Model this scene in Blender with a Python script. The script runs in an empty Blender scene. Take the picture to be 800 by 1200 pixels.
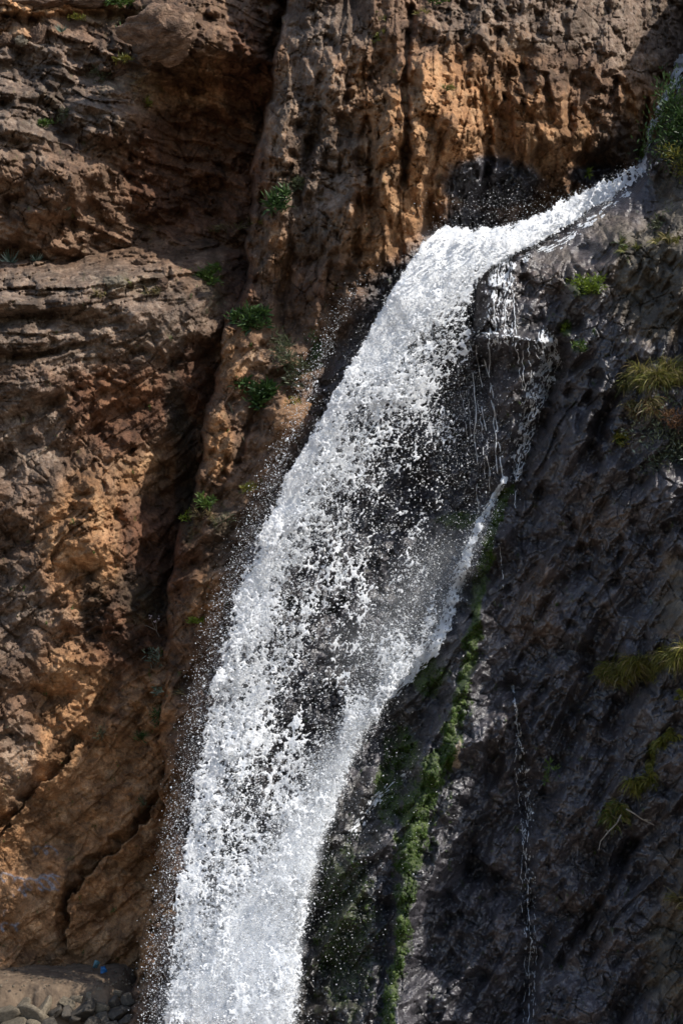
import bpy, math, random
import numpy as np
from mathutils import Vector

# ------------------------------------------------------------------ camera, world, sun
scene = bpy.context.scene
COL = scene.collection
CAM = np.array([0.0, -40.0, 6.0])
FOC = 2000.0                      # focal length in photo pixels (photo is 800 x 1200)
PITCH = math.radians(6.84)
cam_d = bpy.data.cameras.new("camera")
cam = bpy.data.objects.new("camera", cam_d)
COL.objects.link(cam)
cam.location = CAM
cam.rotation_euler = (math.pi/2 + PITCH, 0, 0)
cam_d.sensor_fit = 'VERTICAL'
cam_d.sensor_height = 24.0
cam_d.sensor_width = 16.0
cam_d.lens = 24.0*FOC/1200.0
cam_d.clip_start = 0.1
cam_d.clip_end = 2000
scene.camera = cam

SUN = Vector((0.62, -0.29, 0.75)).normalized()      # direction towards the sun
SUN_EL = math.asin(SUN.z)
SUN_AZ = math.atan2(SUN.x, SUN.y)
world = bpy.data.worlds.new("World")
scene.world = world
world.use_nodes = True
wn = world.node_tree.nodes
sky = wn.new('ShaderNodeTexSky')
sky.sky_type = 'NISHITA'
sky.sun_disc = False
sky.sun_elevation = SUN_EL
sky.sun_rotation = SUN_AZ
world.node_tree.links.new(sky.outputs[0], wn['Background'].inputs[0])
wn['Background'].inputs[1].default_value = 0.15
sun_d = bpy.data.lights.new("sun", 'SUN')
sun_d.energy = 4.7
sun_d.angle = math.radians(0.5)
sun_d.color = (1.0, 0.95, 0.87)
sun_o = bpy.data.objects.new("sun", sun_d)
sun_o.rotation_euler = (-SUN).to_track_quat('-Z', 'Y').to_euler()
sun_o.location = (30, -20, 50)
COL.objects.link(sun_o)
scene.view_settings.view_transform = 'Standard'
scene.view_settings.look = 'None'
scene.view_settings.gamma = 1.0
scene.view_settings.exposure = 0.27
scene.cycles.max_bounces = 6
scene.cycles.diffuse_bounces = 3
scene.cycles.glossy_bounces = 2
scene.cycles.transparent_max_bounces = 8

rng = np.random.default_rng(7)
random.seed(7)

# ------------------------------------------------------------------ geometry helpers
CP, SP = math.cos(PITCH), math.sin(PITCH)

def at(u, v, Y):
    """World point on the plane y=Y that photo pixel (u,v) looks at."""
    u = np.asarray(u, float); v = np.asarray(v, float); Y = np.asarray(Y, float)
    dx = (u-400.0)/FOC
    dz = (600.0-v)/FOC
    ry = CP - dz*SP
    rz = SP + dz*CP
    t = (Y-CAM[1])/ry
    return np.stack(np.broadcast_arrays(CAM[0]+dx*t, Y+0*t, CAM[2]+rz*t), -1)

def tag(o, label=None, cat=None, group=None, kind=None):
    if label: o['label'] = label
    if cat: o['category'] = cat
    if group: o['group'] = group
    if kind: o['kind'] = kind
    return o

def link(name, me, parent=None):
    o = bpy.data.objects.new(name, me)
    COL.objects.link(o)
    if parent is not None: o.parent = parent
    return o

def mesh_np(name, V, F, mat, smooth=True, attrs=None):
    """V (n,3), F (m,k) of equal-size faces."""
    me = bpy.data.meshes.new(name)
    V = np.ascontiguousarray(V, np.float32); F = np.ascontiguousarray(F, np.int32)
    k = F.shape[1]
    me.vertices.add(len(V)); me.vertices.foreach_set("co", V.ravel())
    me.loops.add(F.size); me.loops.foreach_set("vertex_index", F.ravel())
    me.polygons.add(len(F))
    me.polygons.foreach_set("loop_start", np.arange(0, F.size, k, dtype=np.int32))
    me.polygons.foreach_set("loop_total", np.full(len(F), k, np.int32))
    if smooth:
        me.polygons.foreach_set("use_smooth", np.ones(len(F), bool))
    me.update(calc_edges=True)
    if attrs:
        for an, arr in attrs.items():
            if arr.ndim == 1:
                a = me.attributes.new(an, 'FLOAT', 'POINT')
                a.data.foreach_set("value", np.ascontiguousarray(arr, np.float32))
            else:
                a = me.color_attributes.new(an, 'FLOAT_COLOR', 'POINT')
                c = np.ones((len(arr), 4), np.float32); c[:, :arr.shape[1]] = arr
                a.data.foreach_set("color", c.ravel())
    if mat: me.materials.append(mat)
    return me

# ------------------------------------------------------------------ noise
def _h(ix, iy, s):
    n = (ix.astype(np.int64)*374761393 + iy.astype(np.int64)*668265263 + int(s)*1442695041) & 0xffffffff
    n = ((n ^ (n >> 13))*1274126177) & 0xffffffff
    n = ((n ^ (n >> 15))*2246822519) & 0xffffffff
    n = n ^ (n >> 16)
    return n

def _r(ix, iy, s):
    return _h(ix, iy, s).astype(np.float64)/4294967295.0

def perlin(x, y, s=0):
    ix = np.floor(x); iy = np.floor(y); fx = x-ix; fy = y-iy
    ix = ix.astype(np.int64); iy = iy.astype(np.int64)
    def g(a, b, dx, dy):
        t = _r(a, b, s)*2*math.pi
        return np.cos(t)*dx+np.sin(t)*dy
    wx = fx*fx*fx*(fx*(fx*6-15)+10); wy = fy*fy*fy*(fy*(fy*6-15)+10)
    a = g(ix, iy, fx, fy); b = g(ix+1, iy, fx-1, fy)
    c = g(ix, iy+1, fx, fy-1); d = g(ix+1, iy+1, fx-1, fy-1)
    return (a+(b-a)*wx + ((c+(d-c)*wx)-(a+(b-a)*wx))*wy)*1.5

def fbm(x, y, s=0, o=4, g=0.5, ridged=False):
    r = 0; a = 1; t = 0
    for i in range(o):
        n = perlin(x*2**i+17.3*i, y*2**i-9.1*i, s+i)
        if ridged: n = 1-2*np.abs(n)
        r = r+a*n; t += a; a *= g
    return r/t

def facets(x, y, s=0, tilt=1.0, jump=0.6):
    """Broken-rock relief: every cell is a tilted plane at its own height. Returns height, F2-F1."""
    ix = np.floor(x).astype(np.int64); iy = np.floor(y).astype(np.int64)
    d1 = np.full(x.shape, 9.0); d2 = np.full(x.shape, 9.0); val = np.zeros(x.shape)
    for a in (-1, 0, 1):
        for b in (-1, 0, 1):
            cx = ix+a; cy = iy+b
            dx = x-(cx+_r(cx, cy, s)); dy = y-(cy+_r(cx, cy, s+1))
            d = np.abs(dx)**1.6+np.abs(dy)**1.6
            n = d < d1
            d2 = np.where(n, d1, np.minimum(d2, d))
            d1 = np.where(n, d, d1)
            if tilt is not None:
                h = jump*(_r(cx, cy, s+2)*2-1)+tilt*((_r(cx, cy, s+3)*2-1)*dx+(_r(cx, cy, s+4)*2-1)*dy)
                val = np.where(n, h, val)
    return val, np.sqrt(d2)-np.sqrt(d1)

def blocks(x, y, s=0, c=2.6, r=0.30, tilt=0.9, jump=0.6, ids=None):
    """Angular blocks: flat tilted tops with straight edges; the highest block wins. Returns protrusion."""
    ix = np.floor(x).astype(np.int64); iy = np.floor(y).astype(np.int64)
    val = np.full(x.shape, -9.0); win = np.zeros(x.shape)
    for a in (-1, 0, 1):
        for b in (-1, 0, 1):
            cx = ix+a; cy = iy+b
            n = _h(cx, cy, s)
            q = lambda k: ((n*(2*k+1)*2654435761 >> 7) & 1023)/1023.0
            dx = x-(cx+q(1)); dy = y-(cy+q(2))
            an = (q(3)-.5)*.9; co = np.cos(an); si = np.sin(an)
            ex = dx*co+dy*si; ey = dy*co-dx*si
            h = jump*(q(4)*2-1)+tilt*((q(5)*2-1)*dx+(q(6)*2-1)*dy)
            h = h-c*np.maximum(np.maximum(np.abs(ex), np.abs(ey))-r, 0)
            if ids is not None: win = np.where(h > val, q(7), win)
            val = np.maximum(val, h)
    if ids is not None: ids.append(win)
    return val

def tps(ctrl, u, v, sc=100.0, smooth=0.0):
    P = np.array(ctrl, float); n = len(P)
    p = P[:, :2]/sc
    K = np.sqrt(((p[:, None]-p[None])**2).sum(-1)+0.02)+smooth*np.eye(n)
    A = np.zeros((n+3, n+3)); A[:n, :n] = K
    A[:n, n] = 1; A[:n, n+1:] = p; A[n, :n] = 1; A[n+1:, :n] = p.T
    w = np.linalg.solve(A, np.concatenate([P[:, 2], np.zeros(3)]))
    r = w[n]+w[n+1]*u/sc+w[n+2]*v/sc
    for i in range(n):
        r = r+w[i]*np.sqrt((u/sc-p[i, 0])**2+(v/sc-p[i, 1])**2+0.02)
    return r

def polydist(u, v, pts):
    d = np.full(u.shape, 1e9)
    for (ax, ay), (bx, by) in zip(pts[:-1], pts[1:]):
        ex, ey = bx-ax, by-ay
        t = np.clip(((u-ax)*ex+(v-ay)*ey)/(ex*ex+ey*ey), 0, 1)
        d = np.minimum(d, (u-ax-t*ex)**2+(v-ay-t*ey)**2)
    return np.sqrt(d)

def sgroove(u, v, pts):
    """signed distance to an open polyline: > 0 on its right-hand side when walking down the list"""
    best = np.full(u.shape, 1e9); sg = np.zeros(u.shape)
    for (ax, ay), (bx, by) in zip(pts[:-1], pts[1:]):
        ex, ey = bx-ax, by-ay
        t = np.clip(((u-ax)*ex+(v-ay)*ey)/(ex*ex+ey*ey), 0, 1)
        d = (u-ax-t*ex)**2+(v-ay-t*ey)**2
        c = (u-ax)*ey-(v-ay)*ex
        n = d < best; best = np.where(n, d, best); sg = np.where(n, np.sign(c), sg)
    return np.sqrt(best)*sg, np.sqrt(best)

def inpoly(u, v, pts):
    r = np.zeros(u.shape, bool)
    for (ax, ay), (bx, by) in zip(pts, pts[1:]+pts[:1]):
        c = ((ay > v) != (by > v))
        with np.errstate(divide='ignore', invalid='ignore'):
            xi = (bx-ax)*(v-ay)/((by-ay) if by != ay else 1e-9)+ax
        r ^= c & (u < xi)
    return r

def sdf(u, v, pts):           # > 0 outside
    d = polydist(u, v, pts+pts[:1])
    return np.where(inpoly(u, v, pts), -d, d)

def blob(u, v, cu, cv, ru, rv, p=1.0):
    return np.exp(-(((u-cu)/ru)**2+((v-cv)/rv)**2)**p)

def sstep(a, b, x):
    t = np.clip((x-a)/(b-a), 0, 1)
    return t*t*(3-2*t)

# ------------------------------------------------------------------ rock: one shared grid, four cliff masses
def axis(a, b, st, m0, m1, coarse):
    ins = np.arange(a, b+st*0.5, st)
    return np.concatenate([np.arange(m0, a-1, coarse), ins, np.arange(b+coarse, m1+1, coarse)])
STEP = 1.25
GU = axis(-8, 808, STEP, -140, 960, 7.0)
GV = axis(-8, 1206, STEP, -260, 1340, 7.0)
UU, VV = np.meshgrid(GU, GV)
# roughened coordinates so that no outline or ledge runs as a clean curve
WU = UU+7*fbm(UU/60, VV/60, 11, 4)+2.2*fbm(UU/13, VV/13, 12, 3)
WV = VV+7*fbm(UU/60, VV/60, 21, 4)+2.2*fbm(UU/13, VV/13, 22, 3)
JB = 2.4*blocks(UU/15, VV/15, 991)
def groove(pts, w): return np.clip(1.15-(polydist(WU, WV, pts)+JB)/(1.25*w), 0, 1)

LAYER = .95
def rockrelief(u, v, ang, su, sv, amp, s, fine=1.0):
    """Fractured rock, in metres of recess. su,sv: block size in px along/across the rotated axes."""
    c, sn = math.cos(math.radians(ang)), math.sin(math.radians(ang))
    u0, v0 = u, v
    u = u+9*fbm(u0/110, v0/110, s+50, 1)+1.1*fbm(u0/17, v0/17, s+51, 2); v = v+9*fbm(u0/110, v0/110, s+60, 1)+1.1*fbm(u0/17, v0/17, s+61, 2)
    x = (u*c+v*sn)/su; y = (-u*sn+v*c)/sv
    busy = .55+.75*sstep(-.35, .4, fbm(u/75, v/75, s+70, 2))       # some faces are smooth, others shattered
    def crack(X, Y, k, w):
        _, e = facets(X, Y, k, None)
        return 1-sstep(0, w, e)
    # broken layers: planar faces that end in a sharp step, cut across by joints
    def layers(a, b, k, sgn):
        a = a+.45*fbm(x*.6+k, y*.6, s+k, 2)
        a = a+.55*_r(np.floor(b*1.3+.4*fbm(a*.5, b*.5, s+k+3, 1)).astype(np.int64), np.floor(a*.5).astype(np.int64), s+k+5)
        n = np.floor(a); f = a-n
        return sgn*(f-.5)*(.35+.9*_r(n.astype(np.int64), np.floor(b*.6).astype(np.int64), s+k+7))
    lm = sstep(-.3, .3, fbm(u/90, v/90, s+72, 2))
    if su < sv: lay = layers(x*.95, y*.8, 3, 1)+.42*layers(x*2.7+.3, y*1.9, 13, 1)
    else: lay = layers(-y*.85, x*.8, 3, -1)*-1+.42*layers(-y*2.3+.3, x*1.9, 13, -1)*-1
    # small chips break along every joint, so they do not follow the stretch of the big blocks
    s0 = .55*math.sqrt(su*sv)+.45*40; X = x*(su/s0)**.55*(su*sv/s0**2)**.22; Y = y*(sv/s0)**.55*(su*sv/s0**2)**.22
    x2 = X*.83-Y*.35+4.1; y2 = Y*.9+X*.28
    ids = []
    r = amp*LAYER*lay*(.35+.65*lm)-amp*1.0*blocks(x, y, s, 3.4, .40, 1.45, .6, ids)-amp*.8*blocks(x*.47+7.7, y*.5+2.2, s+5, 2.6, .3, 1.1)
    r = r-amp*.60*blocks(x2*1.9, y2*1.8, s+11, 5.0, .48, 1.6, .40, ids)*(.5+.5*busy)
    r = r-amp*.27*fine*blocks(X*4.1+Y*.8+1.7, Y*3.7-X*.6, s+23, 6.0, .5, 1.6, .35, ids)*busy
    r = r-amp*.105*fine*blocks(x2*8.1, y2*7.6, s+31, 6.0, .5, 1.6, .35, ids)*busy
    f, e = facets(X*17, Y*16, s+43, 1.2, .6)
    r = r+amp*.034*fine*f*busy
    m1 = sstep(-.15, .25, fbm(u/50, v/50, s+75, 2)); m2 = sstep(-.2, .2, fbm(u/35, v/35, s+79, 2))
    r = r+amp*.30*crack(x2*1.35, y2*1.2, s+81, .04)*m1+amp*.34*crack(X*3.1, Y*2.7, s+84, .06)*m2+amp*.15*crack(x2*6.8, y2*6.1, s+87, .08)*busy*m2
    r = r-amp*.07*fbm(x*2.6, y*1.4, s+90, 4, .6, ridged=True)
    r = r-amp*.03*fine*fbm(u/5, v/5, s+95, 2, .6, ridged=True)*busy
    tone = .20*ids[0]+.32*ids[1]+.28*ids[2]+.20*ids[3]
    return r, tone

TONE = np.full(UU.shape, .5)
def relief_at(Y, sel, *a):
    """relief evaluated only where this cliff can be the front one"""
    o = np.zeros(UU.shape); o[sel], t = rockrelief(UU[sel], VV[sel], *a)
    TONES.append((sel, t)); return o
TONES = []

# back wall, upper left
cA = [(-140,-260,9.5),(100,-260,9.5),(340,-260,9),(-140,0,6.4),(0,0,6.2),(150,0,6.0),(300,0,5.6),(-140,60,5),(0,60,4.8),(100,100,4.2),(200,105,5.4),(200,76,3.5),(250,62,3.9),(300,60,4.7),(250,120,6.2),
      (300,100,6.4),(-140,160,3),(0,150,3.2),(100,170,3.0),(190,150,5.4),(130,140,3.6),(280,180,6.6),(0,220,2.5),(80,215,2.7),(140,235,5.4),(110,252,4.7),(250,230,6.6),
      (310,260,6),(0,262,2.6),(50,268,3.0),(100,290,5.0),(200,290,5.4),(300,300,6),(200,190,5.7),(150,190,4.6),(0,400,6),(300,400,7),(0,900,8),(300,900,8),(0,1340,8)]
YA = tps(cA, WU, WV)
YA -= 0.7*blob(WU, WV, 195, 42, 42, 30, 2)
YA += 1.2*np.exp(-(polydist(WU, WV, [(334,-20),(330,20),(322,62)])/9)**2)
YA -= 0.55*sstep(19, 11, WV)*sstep(260, 200, WU)
# left buttress
cB = [(-140,290,5.2),(0,296,4.2),(60,296,4.6),(120,292,5.2),(200,283,6.2),(280,278,6.6),(-140,330,1.2),(0,330,1.3),(60,322,1.9),(130,320,2.0),(200,310,3.0),(250,310,3.6),
      (0,352,.35),(70,352,.5),(140,350,.7),(200,345,1.6),(255,350,2.4),(-140,352,.2),(0,395,.5),(80,400,.5),(150,400,1.0),(200,410,1.5),(250,420,2.8),(0,440,.1),(80,440,.3),
      (-140,500,.2),(0,500,.1),(60,520,.4),(110,520,.8),(150,480,1.5),(190,480,1.9),(225,500,3.0),(215,570,3.4),(180,600,2.0),(0,600,.2),(60,590,.2),(110,620,.1),(124,640,.3),(150,640,1.2),
      (180,680,2.1),(200,720,2.5),(150,720,1.6),(105,700,.8),(60,700,.3),(0,720,0),(-140,720,-.3),(0,850,0),(60,820,.5),(60,880,.8),(120,800,1.3),(180,800,1.8),(195,870,1.9),
      (0,930,.1),(0,975,1.2),(40,950,1.4),(100,920,1.6),(180,940,2.0),(-140,1000,.9),(0,1040,1.3),(80,1040,1.6),(110,1060,1.8),(150,1050,1.8),(190,1030,2.0),(180,1100,1.9),(0,1140,1.3),(80,1130,1.8),(150,1140,1.8),
      (-140,1340,1.2),(0,1340,1.4),(200,1340,1.4),(300,900,3),(300,600,5),(320,400,5)]
YB = tps(cB, WU, WV)
polyB = [(-400,288),(-60,294),(60,300),(70,300),(100,296),(150,290),(210,281),(290,276),(420,276),(420,1500),(-400,1500)]
sB = sdf(WU, WV, polyB)
YB += 0.25*np.clip(sB, 0, 60)
YB += 0.75*np.exp(-(polydist(WU, WV, [(-50,372),(30,372),(100,380),(140,372)])/11)**2)
YB += 0.5*np.exp(-(polydist(WU, WV, [(-50,505),(20,490),(70,470)])/9)**2)
sg, ad = sgroove(WU*.4+UU*.6, WV*.4+VV*.6, [(196,930),(170,965),(140,992),(100,1030),(86,1050),(80,1090),(82,1118)])
# upper rock overhangs, the lower slab comes out from under it
side = -sg+2.0*JB-.5
YB += np.where(side > 0, .8*np.clip(1-side/17, 0, 1)**1.3, -.55*np.clip(1+side/40, 0, 1))*sstep(1135, 1075, WV)*sstep(905, 960, WV)
sg, ad = sgroove(WU, WV, [(95,872),(50,925),(14,966),(-10,990)])
side = -sg+1.6*JB
YB += np.where(side > 0, .55*np.clip(1-side/20, 0, 1), -.35*np.clip(1+side/25, 0, 1))*np.clip(1.4-ad/40, 0, 1)*sstep(100, 80, WU)
mB = sstep(430, 520, WV+0.6*WU)
calm = sstep(850, 930, WV+0.15*WU)*0.5
# centre: prow, ochre wall, spur and the wall behind the water
cC = [(330,-260,5.5),(450,-260,5),(600,-260,6.5),(960,-260,12),(330,0,3.4),(450,0,2.5),(600,0,3.3),(740,0,6),(800,0,7.2),(960,0,11),(320,100,2.6),(400,100,1.6),(480,100,1.2),(560,100,1.6),
      (640,100,2.6),(720,100,4.3),(770,110,6),(310,200,2.2),(380,200,1.4),(440,200,.6),(500,200,.8),(560,150,1.3),(560,240,3.4),(620,160,2.5),(640,235,4.6),(700,170,4.6),(740,190,6),(800,200,7.5),
      (300,300,2.0),(360,300,1.5),(420,280,.7),(470,290,1.1),(510,270,2.4),(540,300,3.4),(600,300,4.5),(290,350,1.9),(340,380,1.6),(400,350,1.3),
      (270,400,1.5),(320,430,1.0),(250,520,1.2),(300,520,.7),(230,620,.9),(280,650,.4),(210,720,.8),(260,750,.2),(210,850,.6),(250,850,.1),(210,950,.3),(240,1000,-.4),(190,1080,-.7),(200,1180,-1.5),
      (400,450,1.6),(480,420,2.2),(540,420,2.6),(580,500,3.0),(540,560,2.6),(400,600,1.5),(480,620,1.8),(350,750,.9),(440,720,1.3),(300,900,.2),(380,880,.3),(250,1100,-1.2),(330,1050,-.9),(300,1200,-2.1),(300,1340,-2.8),(800,500,5),(800,1200,5),(500,1000,2),(500,1340,1)]
YC = tps(cC, WU, WV)
YC -= 0.55*blob(WU, WV, 342, 490, 30, 20, 2)+0.5*blob(WU, WV, 255, 500, 17, 34, 2)+0.35*blob(WU, WV, 300, 408, 24, 18, 2)+0.3*blob(WU, WV, 262, 560, 20, 20, 2)
for pts, w, d in (([(480,10),(477,60),(474,215)], 4.5, .9), ([(431,140),(433,215)], 3, .5), ([(420,200),(419,300)], 4, .4), ([(545,60),(548,120)], 4, .35),
                  ([(520,150),(500,210),(505,260)], 5, .4), ([(672,60),(664,150)], 6, .5), ([(640,90),(642,140)], 4, .5), ([(380,90),(350,220),(335,330)], 6, .5),
                  ([(415,60),(395,170)], 5, .45), ([(300,470),(275,540)], 4, .4), ([(700,120),(672,220)], 6, .5), ([(755,120),(752,190)], 4, .7)):
    YC += d*groove(pts, w)
YC += .6*blob(WU, WV, 571, 165, 6, 46, 2)+.6*blob(WU, WV, 592, 172, 9, 44, 2)+0.8*blob(WU, WV, 690, 188, 26, 9, 2)
YC -= 0.45*blob(WU, WV, 540, 165, 26, 38, 2)+0.4*blob(WU, WV, 452, 195, 14, 70, 3)+0.35*blob(WU, WV, 420, 240, 12, 40, 3)
polyC = [(1500,-600),(345,-600),(336,-150),(333,0),(323,70),(313,150),(299,200),(292,290),(285,340),(264,385),(256,430),(238,480),(240,540),(218,610),(204,640),(195,720),(188,850),(192,960),(186,1040),(165,1110),(150,1200),(130,1500),(1500,1500)]
sC = sdf(WU, WV, polyC)
sC = sC+5*(blocks(UU/26, VV/34, 77)+.4)
YC += 1.0*np.clip(sC, 0, 60)+0.45*np.exp(-np.clip(-sC, 0, 200)/6)
mC = sstep(330, 430, WV)
# right wall
cR = [(565,310,1.8),(600,330,1.6),(640,300,1.5),(700,250,2.1),(740,210,2.7),(790,130,2.6),(850,30,2.4),(960,-150,2.0),(960,-260,2.0),(560,392,1.15),(600,390,.7),(640,400,.5),
      (560,412,1.6),(590,430,1.5),(570,500,1.9),(590,575,1.5),(645,430,.5),(650,500,.2),(700,400,-.3),(750,320,-.2),(800,250,.2),(760,450,-1.5),(800,400,-1.6),(960,300,-3.4),(960,100,-1),
      (620,600,.6),(700,600,-1.1),(800,600,-3.0),(960,600,-6.0),(560,650,.9),(540,750,.5),(620,750,-.3),(700,800,-1.9),(800,800,-3.9),(960,800,-7.0),(480,850,.2),(540,900,-.6),(600,950,-.9),
      (700,1000,-2.5),(800,1000,-4.7),(960,1000,-8),(420,950,-.1),(465,1000,-1.1),(400,1050,-.9),(380,1200,-2.1),(450,1150,-2.0),(560,1150,-1.5),(650,1150,-2.5),(800,1200,-5.4),(960,1340,-9.5),(300,1340,-2.7)]
cR = [(a, b, c*.80 if c < -1.2 and a > 620 else c) for a, b, c in cR]
YR = tps(cR, WU, WV)
polyR = [(1500,-600),(1100,-420),(960,-215),(900,-120),(835,40),(795,112),(770,165),(742,206),(702,240),(662,264),(622,287),(600,297),(572,306),(560,330),(556,384),(540,402),(530,480),(526,560),(505,620),(478,720),(428,800),(365,900),(335,1000),(312,1100),(300,1500),(1500,1500)]
QU = UU+0.35*(WU-UU); QV = VV+0.35*(WV-VV)
sR = sdf(QU, QV, polyR)
kk = 0.9-0.84*sstep(360, 560, VV)
YR += kk*np.clip(sR, 0, 80)+0.5*np.exp(-np.clip(-sR, 0, 200)/10)*sstep(700, 300, VV)
for pts, w, d in (([(742,425),(718,470),(690,540)], 8, .7), ([(745,985),(700,1060),(655,1130)], 6, .6), ([(655,400),(640,470),(625,520)], 9, .45), ([(700,440),(680,500)], 6, .4),
                  ([(690,760),(660,850),(650,900)], 6, .3), ([(600,800),(612,900),(618,1050),(620,1200)], 9, .45), ([(780,960),(720,1010)], 7, .4), ([(470,960),(452,1080),(445,1200)], 8, .4),
                  ([(700,300),(650,350),(630,380)], 8, .3)):
    YR += d*groove(pts, w)
YR -= 0.5*np.exp(-(polydist(WU, WV, [(590,600),(560,700),(530,820),(500,900),(478,980),(470,1100),(455,1210)])/20)**2)
YR -= 0.3*blob(WU, WV, 590, 450, 18, 45, 2)
sblk = sdf(QU, QV, [(546,394),(600,391),(646,399),(636,425),(612,455),(600,520),(592,572),(566,572),(552,500)])
YR -= .55*np.clip(.5-sblk/9, 0, 1)
YR -= .18*np.exp(-(polydist(QU, QV, [(546,396),(600,393),(645,400)])/5)**2)
chute = np.exp(-(polydist(UU, VV, [(745,222),(690,262),(640,292)])/20)**2)
front = np.minimum.reduce([YA, YB, YC, YR])+2.2
sA = YA < front; sB_ = YB < front; sC_ = YC < front; sR_ = YR < front
YA += relief_at(YA, sA, 18, 66, 44, 0.50, 100)
YB += (relief_at(YB, sB_ & (mB < 1), -7, 74, 26, 0.40, 200)*(1-mB)+relief_at(YB, sB_ & (mB > 0), -38, 66, 46, 0.36, 240)*mB)*(1-calm)
LAYER = .62
YC += relief_at(YC, sC_ & (mC < 1), 7, 38, 70, 0.48, 300)*(1-mC)+relief_at(YC, sC_ & (mC > 0), -52, 62, 32, 0.34, 340)*mC
LAYER = .5
YR -= .60*(fbm((UU*.559-VV*.829)/300, (UU*.829+VV*.559)/62, 455, 3, .5, ridged=True)-.3)*(1-chute)
YR += (relief_at(YR, sR_, -56, 104, 54, 0.48, 400, .9))*(1-0.8*chute)

YS = np.stack([YA, YB, YC, YR])
OWN = YS.argmin(0)
for own_ok, (sel, t) in zip((OWN == 0, (OWN == 1) & (mB < .5), (OWN == 1) & (mB >= .5), (OWN == 2) & (mC < .5), (OWN == 2) & (mC >= .5), OWN == 3), TONES):
    full = np.full(UU.shape, .5); full[sel] = t; TONE = np.where(own_ok, full, TONE)
DEPTH = YS.min(0)

def gsample(arr, u, v):
    u = np.asarray(u, float); v = np.asarray(v, float)
    fu = np.interp(u, GU, np.arange(len(GU))); fv = np.interp(v, GV, np.arange(len(GV)))
    i = np.clip(fu.astype(int), 0, len(GU)-2); j = np.clip(fv.astype(int), 0, len(GV)-2)
    a = fu-i; b = fv-j
    return (arr[j, i]*(1-a)*(1-b)+arr[j, i+1]*a*(1-b)+arr[j+1, i]*(1-a)*b+arr[j+1, i+1]*a*b)

def surf(u, v, out=0.0):
    return at(u, v, gsample(DEPTH, u, v)-out)

# ------------------------------------------------------------------ rock colour masks (pigment, wetness, growth, dark patches)
n1 = fbm(UU/70, VV/70, 501, 5, 0.55); n2 = fbm(UU/22, VV/22, 511, 4, 0.55); n3 = fbm(UU/9, VV/40, 521, 4, 0.55)
n4 = fbm(UU/30, VV/12, 531, 4, 0.55)
def bl(lst, nz=0.45):
    r = np.zeros(UU.shape)
    for (cu, cv, ru, rv, w) in lst:
        r = np.maximum(r, w*blob(UU, VV, cu, cv, ru, rv, 1.5))
    return np.clip(sstep(0.22, 0.72, r+nz*(0.6*n1+0.6*n2)), 0, 1)
ochre = bl([(330,150,30,140,.55),(400,110,60,90,.6),(300,420,50,50,.6),(60,1040,120,110,1.2),(120,930,100,80,1.0),(520,170,110,120,1),(470,260,90,70,1),(640,160,80,70,.75),(760,110,40,60,.8),(430,190,30,120,.8),(600,60,60,50,.5),(100,640,60,90,.9),(90,820,60,90,.8),(60,1000,130,130,1.2),(170,1060,70,100,1.1),
            (140,450,50,70,.75),(180,560,70,60,.6),(40,5,100,16,.8),(25,38,50,8,.8),(330,300,22,60,.55),(280,420,40,50,.6),(255,520,20,50,.8),(345,490,30,30,.8),(240,700,30,60,.5),(240,150,80,110,.7),(170,820,40,80,.7)])
redd = bl([(230,200,90,85,1.1),(140,470,70,70,.9),(60,480,50,70,.4),(185,640,60,80,.9),(280,330,30,60,.7),(230,440,30,60,.9),(360,330,40,60,.5),(150,740,60,70,.8),(290,90,40,80,.8)])
grey = bl([(370,180,60,140,1),(640,20,140,45,1.0),(760,40,80,60,1.0),(380,40,60,50,.8),(100,370,160,70,1.0),(40,110,120,80,.9),(30,510,50,90,.9),(20,720,50,80,.7),(20,900,30,70,.7),(290,630,50,70,.6),(310,420,40,40,.6),(720,170,30,40,.7)])
dark_patch = bl([(400,1080,42,150,1.0),(425,960,34,50,.9),(380,1190,50,60,1.0),(470,830,30,40,.7),(218,560,14,75,1.1),(108,710,16,46,1.1),(160,690,30,34,.9),(205,480,14,60,.8),(82,1000,10,90,.55),(150,760,26,30,.6),(130,700,16,30,.6),(185,700,16,50,.8),(300,130,14,60,.4)], 0.5)  # near-black patches mixed into the rock colour: gully, left wall, fall foot
wet = np.zeros(UU.shape)
fall_left = np.interp(VV, [180,260,330,400,500,600,700,800,900,1000,1100,1200,1340], [560,500,425,385,345,300,262,236,214,196,180,170,160])
wet = sstep(-10, 35, UU-fall_left+14*n2)*sstep(190, 240, VV+12*n1-30*blob(UU, VV, 590, 200, 60, 60))*sstep(640, 560, UU+0.0*VV)
wet = np.maximum(wet, 0.92*(OWN == 3))
wet = np.maximum(wet, bl([(575,215,60,32,1.2),(700,205,40,14,.9)]))
dryR = bl([(770,330,60,75,1.05),(720,270,40,30,.6),(800,230,40,80,.8),(790,700,30,60,.6),(790,1010,40,40,.5),(800,1120,60,90,.75),(640,300,60,20,.25)])*(OWN == 3)
brownR = bl([(705,620,40,40,.8),(625,710,36,70,.8),(690,330,40,40,.6),(640,330,50,30,.6),(690,1080,50,70,.5),(590,640,30,60,.4)])*(OWN == 3)
wet = wet*(1-0.75*dryR)
paleR = np.maximum.reduce([inpoly(WU, WV, p).astype(float) for p in (
    [(733,382),(742,384),(741,398),(736,396)], [(744,386),(748,383),(745,395),(742,394)], [(784,378),(793,380),(794,410),(789,414)], [(526+5,868+8),(538,862),(537,902),(528,898)])])
mossline = polydist(WU, WV, [(592,575),(575,620),(560,690),(552,770),(530,850),(512,900),(486,950),(478,1030),(470,1090),(455,1200)])
mossv = fbm(UU/13, VV/20, 611, 5, 0.65)
mwid = np.interp(VV, [560,600,700,800,860,900,950,1000,1060,1200], [5,7,7,6,10,17,18,14,9,7])
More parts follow.
